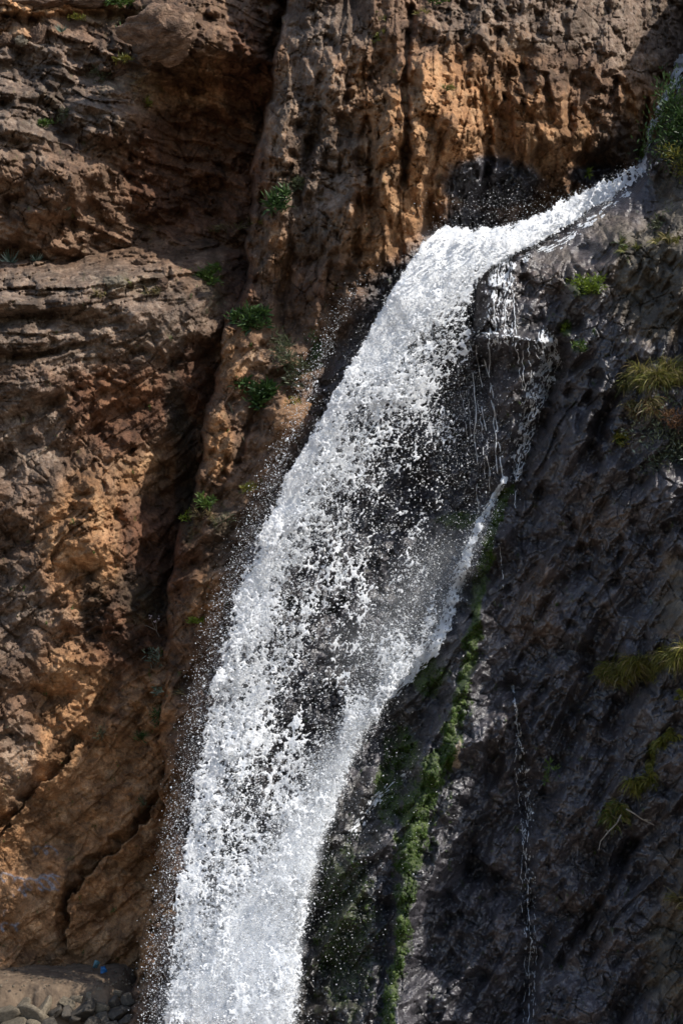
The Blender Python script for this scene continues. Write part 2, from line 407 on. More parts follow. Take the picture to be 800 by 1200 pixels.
moss = sstep(0.30, 0.75, 1.05*np.exp(-(mossline/(mwid*(1.25+.9*n1)))**2)+1.0*mossv)
moss = np.maximum(moss, 0.35*sstep(.35, .8, blob(UU, VV, 405, 1090, 45, 120)+.7*mossv))
moss = np.maximum(moss, sstep(.3, .8, np.maximum.reduce([blob(UU, VV, a, b, c, d) for a, b, c, d in ((685,337,24,12),(662,384,8,10),(680,407,10,8),(540,610,30,12),(470,880,24,30),(455,930,20,40),(500,790,26,26),(725,515,10,7))])+.6*mossv)*.9)
alg = bl([(225,600,14,60,.7),(170,700,36,40,.6),(210,500,12,40,.6),(340,440,30,40,.4),(60,110,40,24,.4),(160,95,50,30,.5),(150,20,60,18,.6),(150,330,70,14,.5),(255,335,20,40,.5),(265,610,26,20,.5),(770,300,40,30,.4),(600,330,60,40,.3)], .6)
paint = np.zeros(UU.shape)
pr = random.Random(3)
def scrawl(cu, cv, w, h, turns, wd):
    pts = []
    for i in range(26):
        t = i/25
        pts.append((cu+w*(t-.5)+h*.55*math.cos(t*turns*6.28), cv+h*.5*math.sin(t*turns*6.28+.6)+pr.uniform(-1, 1)))
    return np.exp(-(polydist(UU, VV, pts)/wd)**2)
for a in ((38,1036,44,14,3.2,1.3),(52,996,26,9,2.2,1.1),(22,1046,22,8,1.5,1.2),(12,1086,26,8,1.6,1.3),(10,1070,18,6,1.2,1.0),(60,1034,18,18,1.8,1.0),(8,1028,14,10,1.2,1.0)):
    paint = np.maximum(paint, scrawl(*a))
paint *= sstep(-.35, .2, n2+.5*fbm(UU/4, VV/4, 77, 2))*0.75
ATT = {'m1': np.stack([ochre, redd, grey], -1), 'm2': np.stack([np.clip(wet, 0, 1), moss, dark_patch], -1),
       'm3': np.stack([np.maximum(dryR, 0), brownR, np.clip(paint, 0, 1)], -1), 'm4': np.stack([alg, paleR, np.clip(.5+(TONE-.5)*2.2, 0, 1)], -1)}

# ------------------------------------------------------------------ materials
def mat_new(name):
    m = bpy.data.materials.new(name); m.use_nodes = True
    nt = m.node_tree
    return m, nt, nt.nodes['Principled BSDF']
class NB:
    def __init__(s, nt): s.nt = nt
    def n(s, t, **kw):
        x = s.nt.nodes.new(t)
        for k, val in kw.items(): setattr(x, k, val)
        return x
    def l(s, a, b): s.nt.links.new(a, b)
    def mix(s, fac, a, b, blend='MIX'):
        x = s.n('ShaderNodeMix', data_type='RGBA', blend_type=blend)
        for i, val in ((0, fac), (6, a), (7, b)):
            if hasattr(val, 'links'): s.l(val, x.inputs[i])
            elif i == 0: x.inputs[0].default_value = val
            else: x.inputs[i].default_value = (*val, 1)
        return x.outputs[2]
    def math(s, op, a, b=0.0, c=0.0):
        x = s.n('ShaderNodeMath', operation=op)
        for i, val in enumerate((a, b, c)):
            if hasattr(val, 'links'): s.l(val, x.inputs[i])
            else: x.inputs[i].default_value = val
        return x.outputs[0]
    def noise(s, vec, scale, det=6, rough=.6, dist=0.0):
        x = s.n('ShaderNodeTexNoise'); s.l(vec, x.inputs['Vector'])
        x.inputs['Scale'].default_value = scale; x.inputs['Detail'].default_value = det
        x.inputs['Roughness'].default_value = rough; x.inputs['Distortion'].default_value = dist
        return x.outputs['Fac']
    def ramp(s, fac, stops):
        x = s.n('ShaderNodeValToRGB'); s.l(fac, x.inputs[0])
        e = x.color_ramp.elements
        while len(e) < len(stops): e.new(.5)
        for el, (p, c) in zip(e, stops):
            el.position = p; el.color = (*c, 1) if len(c) == 3 else c
        return x.outputs[0]
    def rng(s, fac, a, b, c=0.0, d=1.0):
        x = s.n('ShaderNodeMapRange'); s.l(fac, x.inputs[0])
        for i, val in enumerate((a, b, c, d)): x.inputs[i+1].default_value = val
        return x.outputs[0]

def rock_material():
    m, nt, bs = mat_new("rock")
    b = NB(nt)
    tc = b.n('ShaderNodeTexCoord').outputs['Object']
    def att(name):
        a = b.n('ShaderNodeAttribute', attribute_name=name)
        sp = b.n('ShaderNodeSeparateColor'); b.l(a.outputs['Color'], sp.inputs[0])
        return sp.outputs
    oc, rd, gr = att('m1')[:3]
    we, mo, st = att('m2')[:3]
    dr, br, pa = att('m3')[:3]
    al, pl, sk = att('m4')[:3]
    nf = b.noise(tc, 9.0, 8, .74); nm = b.noise(tc, 2.2, 6, .62, .6); nx = b.noise(tc, 34.0, 4, .6)
    base = b.ramp(nm, [(.28, (.066, .037, .023)), (.5, (.135, .080, .050)), (.72, (.21, .138, .09))])
    ochc = b.ramp(nm, [(.25, (.165, .080, .037)), (.5, (.280, .148, .070)), (.75, (.39, .245, .135))])
    redc = b.ramp(nm, [(.28, (.050, .022, .012)), (.55, (.108, .048, .026)), (.78, (.175, .088, .048))])
    grc = b.ramp(nm, [(.28, (.072, .052, .040)), (.5, (.148, .112, .087)), (.74, (.26, .210, .165))])
    c = b.mix(oc, base, ochc)
    c = b.mix(b.math('MULTIPLY', rd, .85), c, redc)
    c = b.mix(b.math('MULTIPLY', gr, b.rng(nf, .3, .62)), c, grc)
    c = b.mix(b.math('MULTIPLY', al, b.rng(nf, .42, .7, 0, .75)), c, (.085, .095, .035))
    wetc = b.ramp(nm, [(.28, (.021, .0195, .023)), (.52, (.043, .040, .046)), (.78, (.090, .083, .091))])
    wetc = b.mix(b.math('MULTIPLY', br, .8), wetc, (.075, .052, .040))
    c = b.mix(we, c, wetc)
    c = b.mix(b.math('MULTIPLY', dr, .8), c, b.ramp(nm, [(.3, (.050, .046, .038)), (.55, (.105, .094, .072)), (.78, (.17, .15, .115))]))
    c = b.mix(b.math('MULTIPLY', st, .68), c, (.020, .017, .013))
    c = b.mix(pl, c, (.26, .20, .145))
    c = b.mix(b.math('MULTIPLY', mo, b.rng(nf, .32, .5)), c, b.ramp(nf, [(.3, (.016, .026, .006)), (.6, (.060, .085, .010)), (.8, (.11, .13, .02))]))
    c = b.mix(pa, c, (.20, .25, .32))
    dk = b.math('MULTIPLY', b.rng(b.noise(tc, .9, 5, .7, 1.2), .50, .66), b.math('SUBTRACT', .5, b.math('MULTIPLY', we, .5)))
    c = b.mix(dk, c, (.040, .028, .021))
    tn = b.rng(sk, 0, 1, .62, 1.42)
    # mineral grain
    gv = b.rng(nf, .28, .72, .62, 1.38)
    gx = b.rng(nx, .28, .72, .68, 1.32)
    gg = b.math('MULTIPLY', b.math('MULTIPLY', gv, gx), tn)
    cc = b.n('ShaderNodeCombineColor')
    for i in range(3): b.l(gg, cc.inputs[i])
    c = b.mix(1.0, c, cc.outputs[0], 'MULTIPLY')
    b.l(c, bs.inputs['Base Color'])
    rw = b.rng(nf, .3, .7, .22, .44)
    r = b.n('ShaderNodeMix'); b.l(b.math('MULTIPLY', we, b.math('SUBTRACT', 1.0, mo)), r.inputs[0]); r.inputs[2].default_value = .88; b.l(rw, r.inputs[3])
    b.l(r.outputs[0], bs.inputs['Roughness'])
    b.l(b.rng(we, 0, 1, .25, .95), bs.inputs['Specular IOR Level'])
    v = b.n('ShaderNodeTexVoronoi', feature='DISTANCE_TO_EDGE'); v.inputs['Scale'].default_value = 3.5
    mp = b.n('ShaderNodeVectorMath', operation='ADD'); b.l(tc, mp.inputs[0])
    nc = b.n('ShaderNodeTexNoise'); nc.inputs['Scale'].default_value = 3.0; b.l(tc, nc.inputs['Vector'])
    vs = b.n('ShaderNodeVectorMath', operation='SCALE'); b.l(nc.outputs['Color'], vs.inputs[0]); vs.inputs['Scale'].default_value = .18
    b.l(vs.outputs[0], mp.inputs[1]); b.l(mp.outputs[0], v.inputs['Vector'])
    crack = b.rng(v.outputs['Distance'], 0, .07)
    def vor(scale):
        q = b.n('ShaderNodeTexVoronoi', feature='F1', distance='CHEBYCHEV'); q.inputs['Scale'].default_value = scale
        b.l(mp.outputs[0], q.inputs['Vector']); return q.outputs['Distance']
    nf2 = b.math('ADD', b.math('MULTIPLY', vor(8.0), -1.5), b.math('ADD', b.math('MULTIPLY', vor(19.0), -.8), b.math('MULTIPLY', nf, .35)))
    h = b.math('ADD', b.math('MULTIPLY', crack, .12), b.math('ADD', nf2, b.math('MULTIPLY', nx, .30)))
    bp = b.n('ShaderNodeBump'); bp.inputs['Strength'].default_value = .9; bp.inputs['Distance'].default_value = .03
    b.l(h, bp.inputs['Height']); b.l(bp.outputs[0], bs.inputs['Normal'])
    return m
ROCK = rock_material()

def simple_mat(name, stops, scale, rough=.8, bump=.3, dist=.03, spec=.3, attr=None):
    m, nt, bs = mat_new(name); b = NB(nt)
    tc = b.n('ShaderNodeTexCoord').outputs['Object']
    nz = b.noise(tc, scale, 7, .65, .3)
    c = b.ramp(nz, stops)
    oi = b.n('ShaderNodeObjectInfo')
    k = b.rng(oi.outputs['Random'], 0, 1, .72, 1.25)
    cc = b.n('ShaderNodeCombineColor')
    for i in range(3): b.l(k, cc.inputs[i])
    c = b.mix(1.0, c, cc.outputs[0], 'MULTIPLY')
    b.l(c, bs.inputs['Base Color'])
    bs.inputs['Roughness'].default_value = rough; bs.inputs['Specular IOR Level'].default_value = spec
    bp = b.n('ShaderNodeBump'); bp.inputs['Strength'].default_value = bump; bp.inputs['Distance'].default_value = dist
    b.l(b.noise(tc, scale*3, 6, .65), bp.inputs['Height']); b.l(bp.outputs[0], bs.inputs['Normal'])
    return m
STONE = simple_mat("stone", [(.3, (.075, .060, .042)), (.5, (.145, .118, .083)), (.72, (.24, .20, .145))], 7, bump=.6, dist=.05)
STONE_DARK = simple_mat("dark_stone", [(.3, (.035, .03, .025)), (.55, (.075, .063, .05)), (.75, (.13, .11, .085))], 5, rough=.55, bump=.6, dist=.05)
BOULDER = simple_mat("boulder", [(.3, (.055, .038, .028)), (.5, (.105, .076, .056)), (.72, (.17, .13, .098))], 6, bump=.7, dist=.06)
EARTH = simple_mat("earth", [(.3, (.062, .043, .029)), (.5, (.108, .076, .051)), (.75, (.165, .122, .083))], 4, rough=.95, bump=.6, dist=.05)

def leaf_mat(name, cols, rough=.5, trans=.25):
    """per-blade tint comes from the 'tint' attribute on the leaf mesh (pigment only)."""
    m, nt, bs = mat_new(name); b = NB(nt)
    a = b.n('ShaderNodeAttribute', attribute_name='tint')
    c = b.ramp(a.outputs['Fac'], [(i/(len(cols)-1), x) for i, x in enumerate(cols)])
    b.l(c, bs.inputs['Base Color']); bs.inputs['Roughness'].default_value = rough
    bs.inputs['Specular IOR Level'].default_value = .35
    tr = b.n('ShaderNodeBsdfTranslucent'); b.l(c, tr.inputs[0])
    mx = b.n('ShaderNodeMixShader'); mx.inputs[0].default_value = trans
    b.l(bs.outputs[0], mx.inputs[1]); b.l(tr.outputs[0], mx.inputs[2])
    b.l(mx.outputs[0], nt.nodes['Material Output'].inputs[0])
    return m
L_DARK = leaf_mat("dark_green_leaf", [(.018, .040, .012), (.035, .075, .018), (.075, .13, .035)])
L_MID = leaf_mat("green_leaf", [(.03, .06, .012), (.065, .12, .02), (.13, .19, .04)])
L_LIME = leaf_mat("lime_leaf", [(.07, .12, .012), (.15, .22, .02), (.24, .30, .05)])
L_DULL = leaf_mat("dull_green_leaf", [(.035, .045, .022), (.07, .085, .04), (.13, .14, .08)])
L_SILVER = leaf_mat("grey_green_leaf", [(.05, .075, .05), (.12, .16, .11), (.27, .31, .25)], .35)
L_GRASS = leaf_mat("grass_blade", [(.045, .06, .012), (.14, .15, .03), (.30, .25, .085)], .5, .35)
L_STRAW = leaf_mat("dry_grass_blade", [(.10, .075, .03), (.20, .155, .07), (.36, .29, .15)])
L_GOLD = leaf_mat("yellow_grass_blade", [(.07, .085, .012), (.16, .16, .02), (.27, .23, .05)])
L_MOSS = leaf_mat("moss_tip", [(.010, .026, .003), (.036, .076, .005), (.080, .130, .009)], .6, .15)
L_RED = leaf_mat("russet_leaf", [(.06, .03, .015), (.11, .05, .022), (.15, .085, .04)])
TWIG = simple_mat("twig_bark", [(.3, (.16, .13, .10)), (.7, (.36, .32, .27))], 12)
STEM = simple_mat("stem_bark", [(.3, (.05, .04, .025)), (.7, (.11, .09, .055))], 12)
PETAL = simple_mat("pale_petal", [(.3, (.50, .38, .42)), (.7, (.70, .62, .66))], 12)

def water_mat():
    m, nt, bs = mat_new("white_water"); b = NB(nt)
    tc = b.n('ShaderNodeTexCoord').outputs['Object']
    c = b.ramp(b.noise(tc, 7, 5, .6), [(.3, (.88, .90, .93)), (.7, (.95, .96, .97))])
    b.l(c, bs.inputs['Base Color'])
    bs.inputs['Roughness'].default_value = .35; bs.inputs['Specular IOR Level'].default_value = .3
    bp = b.n('ShaderNodeBump'); bp.inputs['Strength'].default_value = .35; bp.inputs['Distance'].default_value = .03
    b.l(b.noise(tc, 16, 5, .7), bp.inputs['Height']); b.l(bp.outputs[0], bs.inputs['Normal'])
    tr = b.n('ShaderNodeBsdfTranslucent'); b.l(c, tr.inputs[0])
    mx = b.n('ShaderNodeMixShader'); mx.inputs[0].default_value = .5
    b.l(bs.outputs[0], mx.inputs[1]); b.l(tr.outputs[0], mx.inputs[2])
    b.l(mx.outputs[0], nt.nodes['Material Output'].inputs[0])
    return m
WATER = water_mat()
def film_mat():
    m, nt, bs = mat_new("thin_water"); b = NB(nt)
    tc = b.n('ShaderNodeTexCoord').outputs['Object']
    bs.inputs['Base Color'].default_value = (.62, .66, .70, 1); bs.inputs['Roughness'].default_value = .2
    tr = b.n('ShaderNodeBsdfTransparent'); mx = b.n('ShaderNodeMixShader')
    b.l(b.rng(b.noise(tc, 10, 5, .65), .35, .65, .15, .8), mx.inputs[0])
    b.l(tr.outputs[0], mx.inputs[1]); b.l(bs.outputs[0], mx.inputs[2])
    b.l(mx.outputs[0], nt.nodes['Material Output'].inputs[0])
    return m
FILM = film_mat()

# ------------------------------------------------------------------ cliff meshes
NR, NC = UU.shape
def dilate(m, k):
    for _ in range(k):
        n = m.copy()
        n[1:] |= m[:-1]; n[:-1] |= m[1:]; n[:, 1:] |= m[:, :-1]; n[:, :-1] |= m[:, 1:]
        m = n
    return m
idx = np.arange(NR*NC).reshape(NR, NC)
for k, nm in enumerate(('cliff_upper_left', 'cliff_left', 'cliff_center', 'cliff_right')):
    own = dilate(OWN == k, 9)
    lim = YS[k] < DEPTH+7.0
    q = own & lim
    fq = q[:-1, :-1] & q[1:, :-1] & q[1:, 1:] & q[:-1, 1:]
    jj, ii = np.nonzero(fq)
    F = np.stack([idx[jj, ii], idx[jj+1, ii], idx[jj+1, ii+1], idx[jj, ii+1]], -1)
    used, inv = np.unique(F, return_inverse=True)
    F = inv.reshape(F.shape)
    P = at(UU.ravel()[used], VV.ravel()[used], YS[k].ravel()[used])
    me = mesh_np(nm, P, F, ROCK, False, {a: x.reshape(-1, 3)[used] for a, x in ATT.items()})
    tag(link(nm, me), kind='structure')

# ------------------------------------------------------------------ ground: terrace and river bed
def sheet(name, x0, x1, y0, y1, nx, ny, zf, mat, kind='structure'):
    X, Y = np.meshgrid(np.linspace(x0, x1, nx), np.linspace(y0, y1, ny))
    Z = zf(X, Y)
    i = np.arange(nx*ny).reshape(ny, nx)
    F = np.stack([i[:-1, :-1], i[:-1, 1:], i[1:, 1:], i[1:, :-1]], -1).reshape(-1, 4)
    o = link(name, mesh_np(name, np.stack([X, Y, Z], -1).reshape(-1, 3), F, mat))
    return tag(o, kind=kind)
sheet('riverbed', -70, 70, -140, 3, 140, 160, lambda X, Y: -3.3+.25*fbm(X/3, Y/3, 5, 4), simple_mat("gravel", [(.3, (.16, .12, .088)), (.7, (.28, .215, .158))], 1.2, bump=1, dist=.2))
TZ = float(at(100, 1131, 1.9)[2])
def on_terrace(u, v):
    dz = (600.0-v)/FOC
    t = (TZ-CAM[2])/(SP+dz*CP)
    return CAM+np.array([(u-400.0)/FOC, CP-dz*SP, SP+dz*CP])*t
sheet('terrace', -12, -4.0, -2.6, 4.0, 260, 220,
      lambda X, Y: TZ+.07*fbm(X/.7, Y/.7, 8, 4)+.05*fbm(X/.16, Y/.16, 9, 3, .6, ridged=True)-1.3*sstep(-5.3, -4.4, X+.4*fbm(Y, Y, 4, 2))-.9*sstep(-1.2, -1.9, Y+.3*fbm(X, X+3, 6, 3)), EARTH)

def rock_mesh(name, sx, sy, sz, seed, mat, sub=3, rough=.12, npl=11):
    """a stone cut from a sphere by random planes, then roughened"""
    import bmesh
    bm = bmesh.new(); bmesh.ops.create_icosphere(bm, subdivisions=sub, radius=1)
    r = np.random.default_rng(seed)
    V = np.array([v.co for v in bm.verts]); F = np.array([[v.index for v in f.verts] for f in bm.faces]); bm.free()
    N = r.normal(size=(npl, 3)); N /= np.linalg.norm(N, axis=1)[:, None]
    D = r.uniform(.38 if sub < 4 else .5, .74 if sub < 4 else .82, npl)
    for n, d in zip(N, D):
        e = np.clip(V@n-d, 0, None); V = V-e[:, None]*n*(1.0 if sub < 4 else .92)
    q = rough*(fbm(V[:, 0]*1.7+seed, V[:, 2]*1.7+V[:, 1], seed, 4)+.5*fbm(V[:, 1]*4+seed, V[:, 2]*4-V[:, 0]*2, seed+3, 2))
    at_ = None
    if sub > 3:
        a = V[:, 0]*.9+V[:, 1]*.5+seed; c = V[:, 2]*.9-V[:, 1]*.4
        ids = []
        q = q+.13*blocks(a*2.3, c*2.6, seed, 4, .45, 1.3, .45, ids)+.075*blocks(a*5.3+c, c*5.0, seed+5, 5, .48, 1.5, .4, ids)+.03*blocks(a*11-c, c*11, seed+9, 5, .48, 1.5, .4, ids)
        q = q+.04*fbm(a*7, c*7, seed+5, 4, .6, ridged=True)
        t = np.clip(.5+(.4*ids[0]+.35*ids[1]+.25*ids[2]-.5)*2, 0, 1); z = 0*t
        at_ = {'m1': np.stack([z, z+.25, z+.3], -1), 'm2': np.stack([z, z, z], -1), 'm3': np.stack([z, z, z], -1), 'm4': np.stack([z, z, t], -1)}
    V = V*(1+q)[:, None]*np.array([sx, sy, sz])
    return mesh_np(name, V, F, mat, False, at_)

# rubble wall along the terrace edge: every stone a part
wall = tag(bpy.data.objects.new('stone_wall', None), 'rough dry wall of loose grey stones edging the terrace by the spray', 'stone wall')
COL.objects.link(wall)
wp = at(70, 1200, -1.7); wall.location = wp
# (u, v, half width px, half height px, mesh, dark)
wst = [(8,1188,17,11,0,0),(36,1190,15,11,1,0),(51,1186,9,14,2,0),(64,1188,9,8,3,1),(76,1175,10,7,4,0),(80,1188,9,7,1,1),(101,1185,15,12,2,1),(118,1180,12,7,0,0),(92,1171,7,5,3,0),(106,1168,9,6,4,0),(120,1163,8,6,1,0),
       (133,1176,8,8,2,1),(134,1190,10,8,3,1),(122,1192,9,6,4,1),(30,1176,8,5,2,0),(146,1184,9,7,0,1),(150,1170,8,6,4,1),(66,1176,6,4,0,0),(138,1164,7,4,3,0),(88,1195,8,6,0,1),(60,1199,10,6,4,1),(20,1201,14,6,2,0),(110,1200,11,6,1,1),(147,1198,11,7,2,1),(44,1201,9,5,3,0),(133,1203,10,6,4,1),(4,1175,8,5,3,1)]
sm = [rock_mesh('stone', 1, .9, 1, 30+i, STONE, 3, .10, 13) for i in range(5)]
smd = [rock_mesh('stone', 1, .9, 1, 40+i, STONE_DARK, 3, .10, 13) for i in range(5)]
for i, (u, v, hw, hh, k, dk) in enumerate(wst):
    o = link('stone', (smd if dk else sm)[k], wall)
    y = -1.75+.6*(1190-v)/30
    p = at(u, v, y); s = .0192
    o.location = p-wp
    o.scale = (hw*s*1.5, (hw+hh)/2*s*1.35, hh*s*1.5)
    o.rotation_euler = (random.uniform(-.3, .3), random.uniform(-.25, .25), random.uniform(-.4, .4))
# loose pebbles and grit
TET_V = np.array([(1,1,1),(1,-1,-1),(-1,1,-1),(-1,-1,1)], float)*.75
TET_F = np.array([(0,1,2),(0,3,1),(0,2,3),(1,3,2)])
def scatter_blobs(n, pts, rad, mat, name, V0, F0, squash=None, seed=1):
    r = np.random.default_rng(seed)
    th = r.uniform(0, 2*math.pi, n); c, s = np.cos(th), np.sin(th)
    sc = rad[:, None]*(np.ones((n, 3)) if squash is None else squash)
    V = V0[None]*sc[:, None, :]
    V = V*(1+.3*r.uniform(-1, 1, V.shape))
    x = V[..., 0]*c[:, None]-V[..., 2]*s[:, None]; z = V[..., 0]*s[:, None]+V[..., 2]*c[:, None]
    V = np.stack([x, V[..., 1], z], -1)+pts[:, None, :]
    F = (F0[None]+(np.arange(n)*len(V0))[:, None, None]).reshape(-1, F0.shape[1])
    return mesh_np(name, V.reshape(-1, 3), F, mat)
OCT_V = np.array([(1,0,0),(-1,0,0),(0,1,0),(0,-1,0),(0,0,1),(0,0,-1)], float)
OCT_F = np.array([(0,2,4),(2,1,4),(1,3,4),(3,0,4),(2,0,5),(1,2,5),(3,1,5),(0,3,5)])
n = 260
gx = rng.uniform(-9.5, -4.6, n); gy = rng.uniform(-1.6, 1.9, n)
tag(link('gravel', scatter_blobs(n, np.stack([gx, gy, np.full(n, TZ+.02)], -1), rng.uniform(.012, .04, n), STONE, 'gravel', OCT_V, OCT_F)), kind='stuff')

# loose boulders and blocks (things)
def boulder(u, v, hw, hh, seed, label, mat=None, rot=0.0, out=0.0, name='boulder', cat='boulder', sub=5, depth=.8):
    me = rock_mesh(name, 1, 1, 1, seed, mat or ROCK, sub, .16, 9)
    o = link(name, me)
    y = float(gsample(DEPTH, u, v))-out
    o.location = at(u, v, y)
    s = .02*(y+40)/40
    o.scale = (hw*s*1.2, (hw+hh)*.5*s*depth, hh*s*1.2)
    o.rotation_euler = (0, math.radians(rot), 0)
    return tag(o, label, cat, 'loose boulders and blocks on the ledges')
boulder(192, 42, 45, 30, 3, 'huge dark boulder jutting from the cliff top above the shaded recess', rot=-12, out=.3)
boulder(46, 4, 34, 12, 5, 'long flat tawny block at the upper left edge of the cliff top', out=.3)
boulder(108, 1, 26, 10, 9, 'blocky brown rock behind the spiky green plant at the cliff top', out=.2)
boulder(44, 45, 10, 15, 12, 'tilted brown slab leaning beside the pale sand strip at top left', rot=25, out=.1)
boulder(8, 48, 12, 9, 15, 'reddish stone at the far left edge below the pale sand strip', out=.1)
boulder(26, 47, 7, 6, 18, 'small pale grey stone next to the tilted brown slab', mat=STONE, out=.1)
boulder(108, 91, 13, 7, 21, 'pale wedge-shaped stone lying on the weedy slope', mat=STONE, out=.05, rot=15)
boulder(140, 88, 9, 6, 23, 'dark angular stone below the huge overhanging boulder', out=.05, rot=-20)
boulder(136, 331, 13, 10, 26, 'upright square-faced block standing on the pale rock ledge', mat=STONE, out=.1)
boulder(190, 334, 9, 8, 28, 'brown cube-like block at the right end of the pale rock ledge', out=.1)
boulder(163, 310, 8, 6, 31, 'small dark block near the rear of the pale rock ledge', out=.05)
boulder(342, 488, 19, 13, 33, 'sunlit ochre rock beside the left edge of the white water', mat=simple_mat("ochre_boulder", [(.3, (.20, .10, .05)), (.7, (.40, .24, .13))], 4, bump=.7, dist=.05), out=.1, rot=-30)

# two bits of blue litter on the terrace
def crumple(u, v, hw, hh, seed, col, label):
    m, nt, bs = mat_new("blue_plastic"); b = NB(nt)
    b.l(b.ramp(b.noise(b.n('ShaderNodeTexCoord').outputs['Object'], 3, 4), [(.3, tuple(.6*x for x in col)), (.7, col)]), bs.inputs['Base Color'])
    bs.inputs['Roughness'].default_value = .4
    me = rock_mesh('blue_litter', 1, .9, 1, seed, m, 3, .35, 14)
    o = link('blue_litter', me); p = on_terrace(u, v+hh); p[2] += hh*.023; o.location = p
    o.scale = (hw*.0195, hw*.018, hh*.0195)
    return tag(o, label, 'litter')
crumple(112, 1131, 5.4, 7.2, 51, (.13, .27, .32), 'pale blue crumpled scrap lying on the dirt terrace below the cliff')
crumple(121.5, 1137, 6.2, 6.4, 52, (.012, .13, .34), 'deep blue scrap lying just right of the pale blue one on the terrace')

# ------------------------------------------------------------------ WATER
wu = np.arange(150, 780, .85); wv = np.arange(185, 1204, .85)
AU, AV = np.meshgrid(wu, wv)
LE = np.interp(AV, [180,230,262,290,330,400,500,600,700,800,900,1000,1100,1203], [740,640,520,470,425,388,350,309,270,244,225,207,195,186])
LE = LE+15*fbm(AU/26, AV/30, 700, 4, .65)*sstep(270, 360, AV)
rho_c = [(745,202,.9),(700,228,1.15),(660,250,1.15),(620,275,1.2),(580,285,1.3),(540,285,1.35),(480,300,1.3),(440,345,1.25),(500,340,1.25),(545,318,1.15),(560,335,.7),
         (400,400,1.15),(450,400,1.12),(490,400,.85),(520,400,.55),(538,410,.30),(550,380,.5),(370,460,1.1),(420,460,.98),(455,460,.70),(490,470,.48),(520,470,.26),(540,460,.12),(600,480,-.1),
         (350,530,1.1),(385,530,1.0),(420,530,.58),(460,540,.40),(500,540,.22),(530,540,.08),(560,540,.0),(318,600,1.05),(350,600,1.02),(385,600,.60),(430,600,.40),(480,600,.20),(520,600,.04),
         (290,660,1.05),(325,660,.98),(355,660,.55),(400,660,.38),(440,660,.26),(490,680,.18),(510,700,.16),(272,720,1.0),(310,720,.95),(340,720,.55),(380,730,.36),(430,730,.28),(480,730,.28),
         (250,790,1.0),(290,790,.92),(320,790,.50),(360,790,.30),(410,790,.22),(440,805,.5),(470,775,.75),(455,795,.85),(236,860,.95),(275,860,.92),(305,860,.55),(345,860,.28),(385,850,.34),(425,840,.85),
         (226,920,.85),(260,920,.90),(300,920,.52),(335,920,.36),(370,910,.75),(405,890,.95),(215,990,.66),(255,990,.68),(295,990,.62),(335,980,.85),(375,970,1.0),(400,950,.9),
         (205,1060,.78),(245,1060,.88),(290,1060,.98),(330,1060,1.0),(360,1050,.95),(198,1130,.85),(240,1130,1.05),(290,1130,1.1),(335,1130,1.05),(192,1203,.85),(240,1203,1.15),(300,1203,1.1),(340,1203,1.0)]
rho_c = [(a, b, c-(.055 if .15 < c < .58 and a > 330 and 480 < b < 860 else 0)) for a, b, c in rho_c]
rho = tps(rho_c, AU, AV, smooth=.02)
REc = np.interp(AV, [180,222,262,290,300,320,345,400,470,540,600,660,720,760,800,850,900,950,1000,1050,1100,1203], [790,735,672,622,600,570,556,556,552,540,520,520,520,505,472,438,412,396,378,366,358,350])
REc = REc+9*fbm(AU/18, AV/24, 705, 4, .65)
TOP = np.interp(AU, [140,470,500,520,560,600,640,680,720,745,800], [900,320,276,264,265,262,244,222,203,191,184])+9*fbm(AU/11, AV/25, 710, 4, .65)
edge = np.minimum.reduce([(AU-LE)/14, (REc-AU)/9, (AV-TOP)/7])
ft = AU-LE
rho = rho+(.36*fbm(ft/26, AV/80, 730, 3)+.16*fbm(ft/12, AV/30, 735, 2))*sstep(300, 420, AV)
rho_in = rho*sstep(-.1, 1.1, edge)+.0
rho_in = np.where(edge < -.1, -1, rho_in)

WY_c = [(790,90,5),(750,195,3.6),(700,230,2.9),(660,250,2.4),(620,276,1.7),(570,290,1.1),(540,275,1.2),(480,300,.3),(430,350,-.1),(390,430,-.4),(520,400,.5),(545,470,.9),(350,550,-.6),(450,550,.1),(310,650,-.8),(420,700,-.2),
        (500,690,.5),(250,850,-1.3),(350,850,-.8),(450,820,-.3),(220,1000,-2.1),(320,1000,-1.8),(390,940,-.8),(200,1203,-3.4),(340,1203,-3.2)]
WY = tps(WY_c, AU, AV)
WY = np.minimum(WY, gsample(DEPTH, AU, AV)-.18)
# rank-normalised lace texture in a frame that slides with the fall
def lace(seed, sc=1.0):
    s = AV[inm]; t = AU[inm]-np.interp(s, [60,262,330,400,500,600,700,800,900,1000,1203], [560,520,425,388,350,309,270,244,225,207,186])
    wx = t+5*fbm(t/16, s/16, seed, 3); wy = s+5*fbm(t/16, s/16, seed+9, 3)
    _, e1 = facets(wx/(9.5*sc), wy/(13*sc), seed+20, None)
    _, e2 = facets(wx/(4.3*sc)+.3, wy/(5.4*sc), seed+30, None)
    T = .9*(1-sstep(0, .55, e1))+.65*(1-sstep(0, .55, e2))
    T = T+1.25*fbm(t/42, s/70, seed+40, 3)+.9*fbm(t/11, s/16, seed+50, 3)+.8*fbm(t/2.3, s/2.9, seed+60, 2)
    return T
def rankn(T, m):
    r = np.zeros(T.shape); x = T[m]; o = np.argsort(x); q = np.empty(len(x)); q[o] = np.linspace(0, 1, len(x)); r[m] = q
    return r
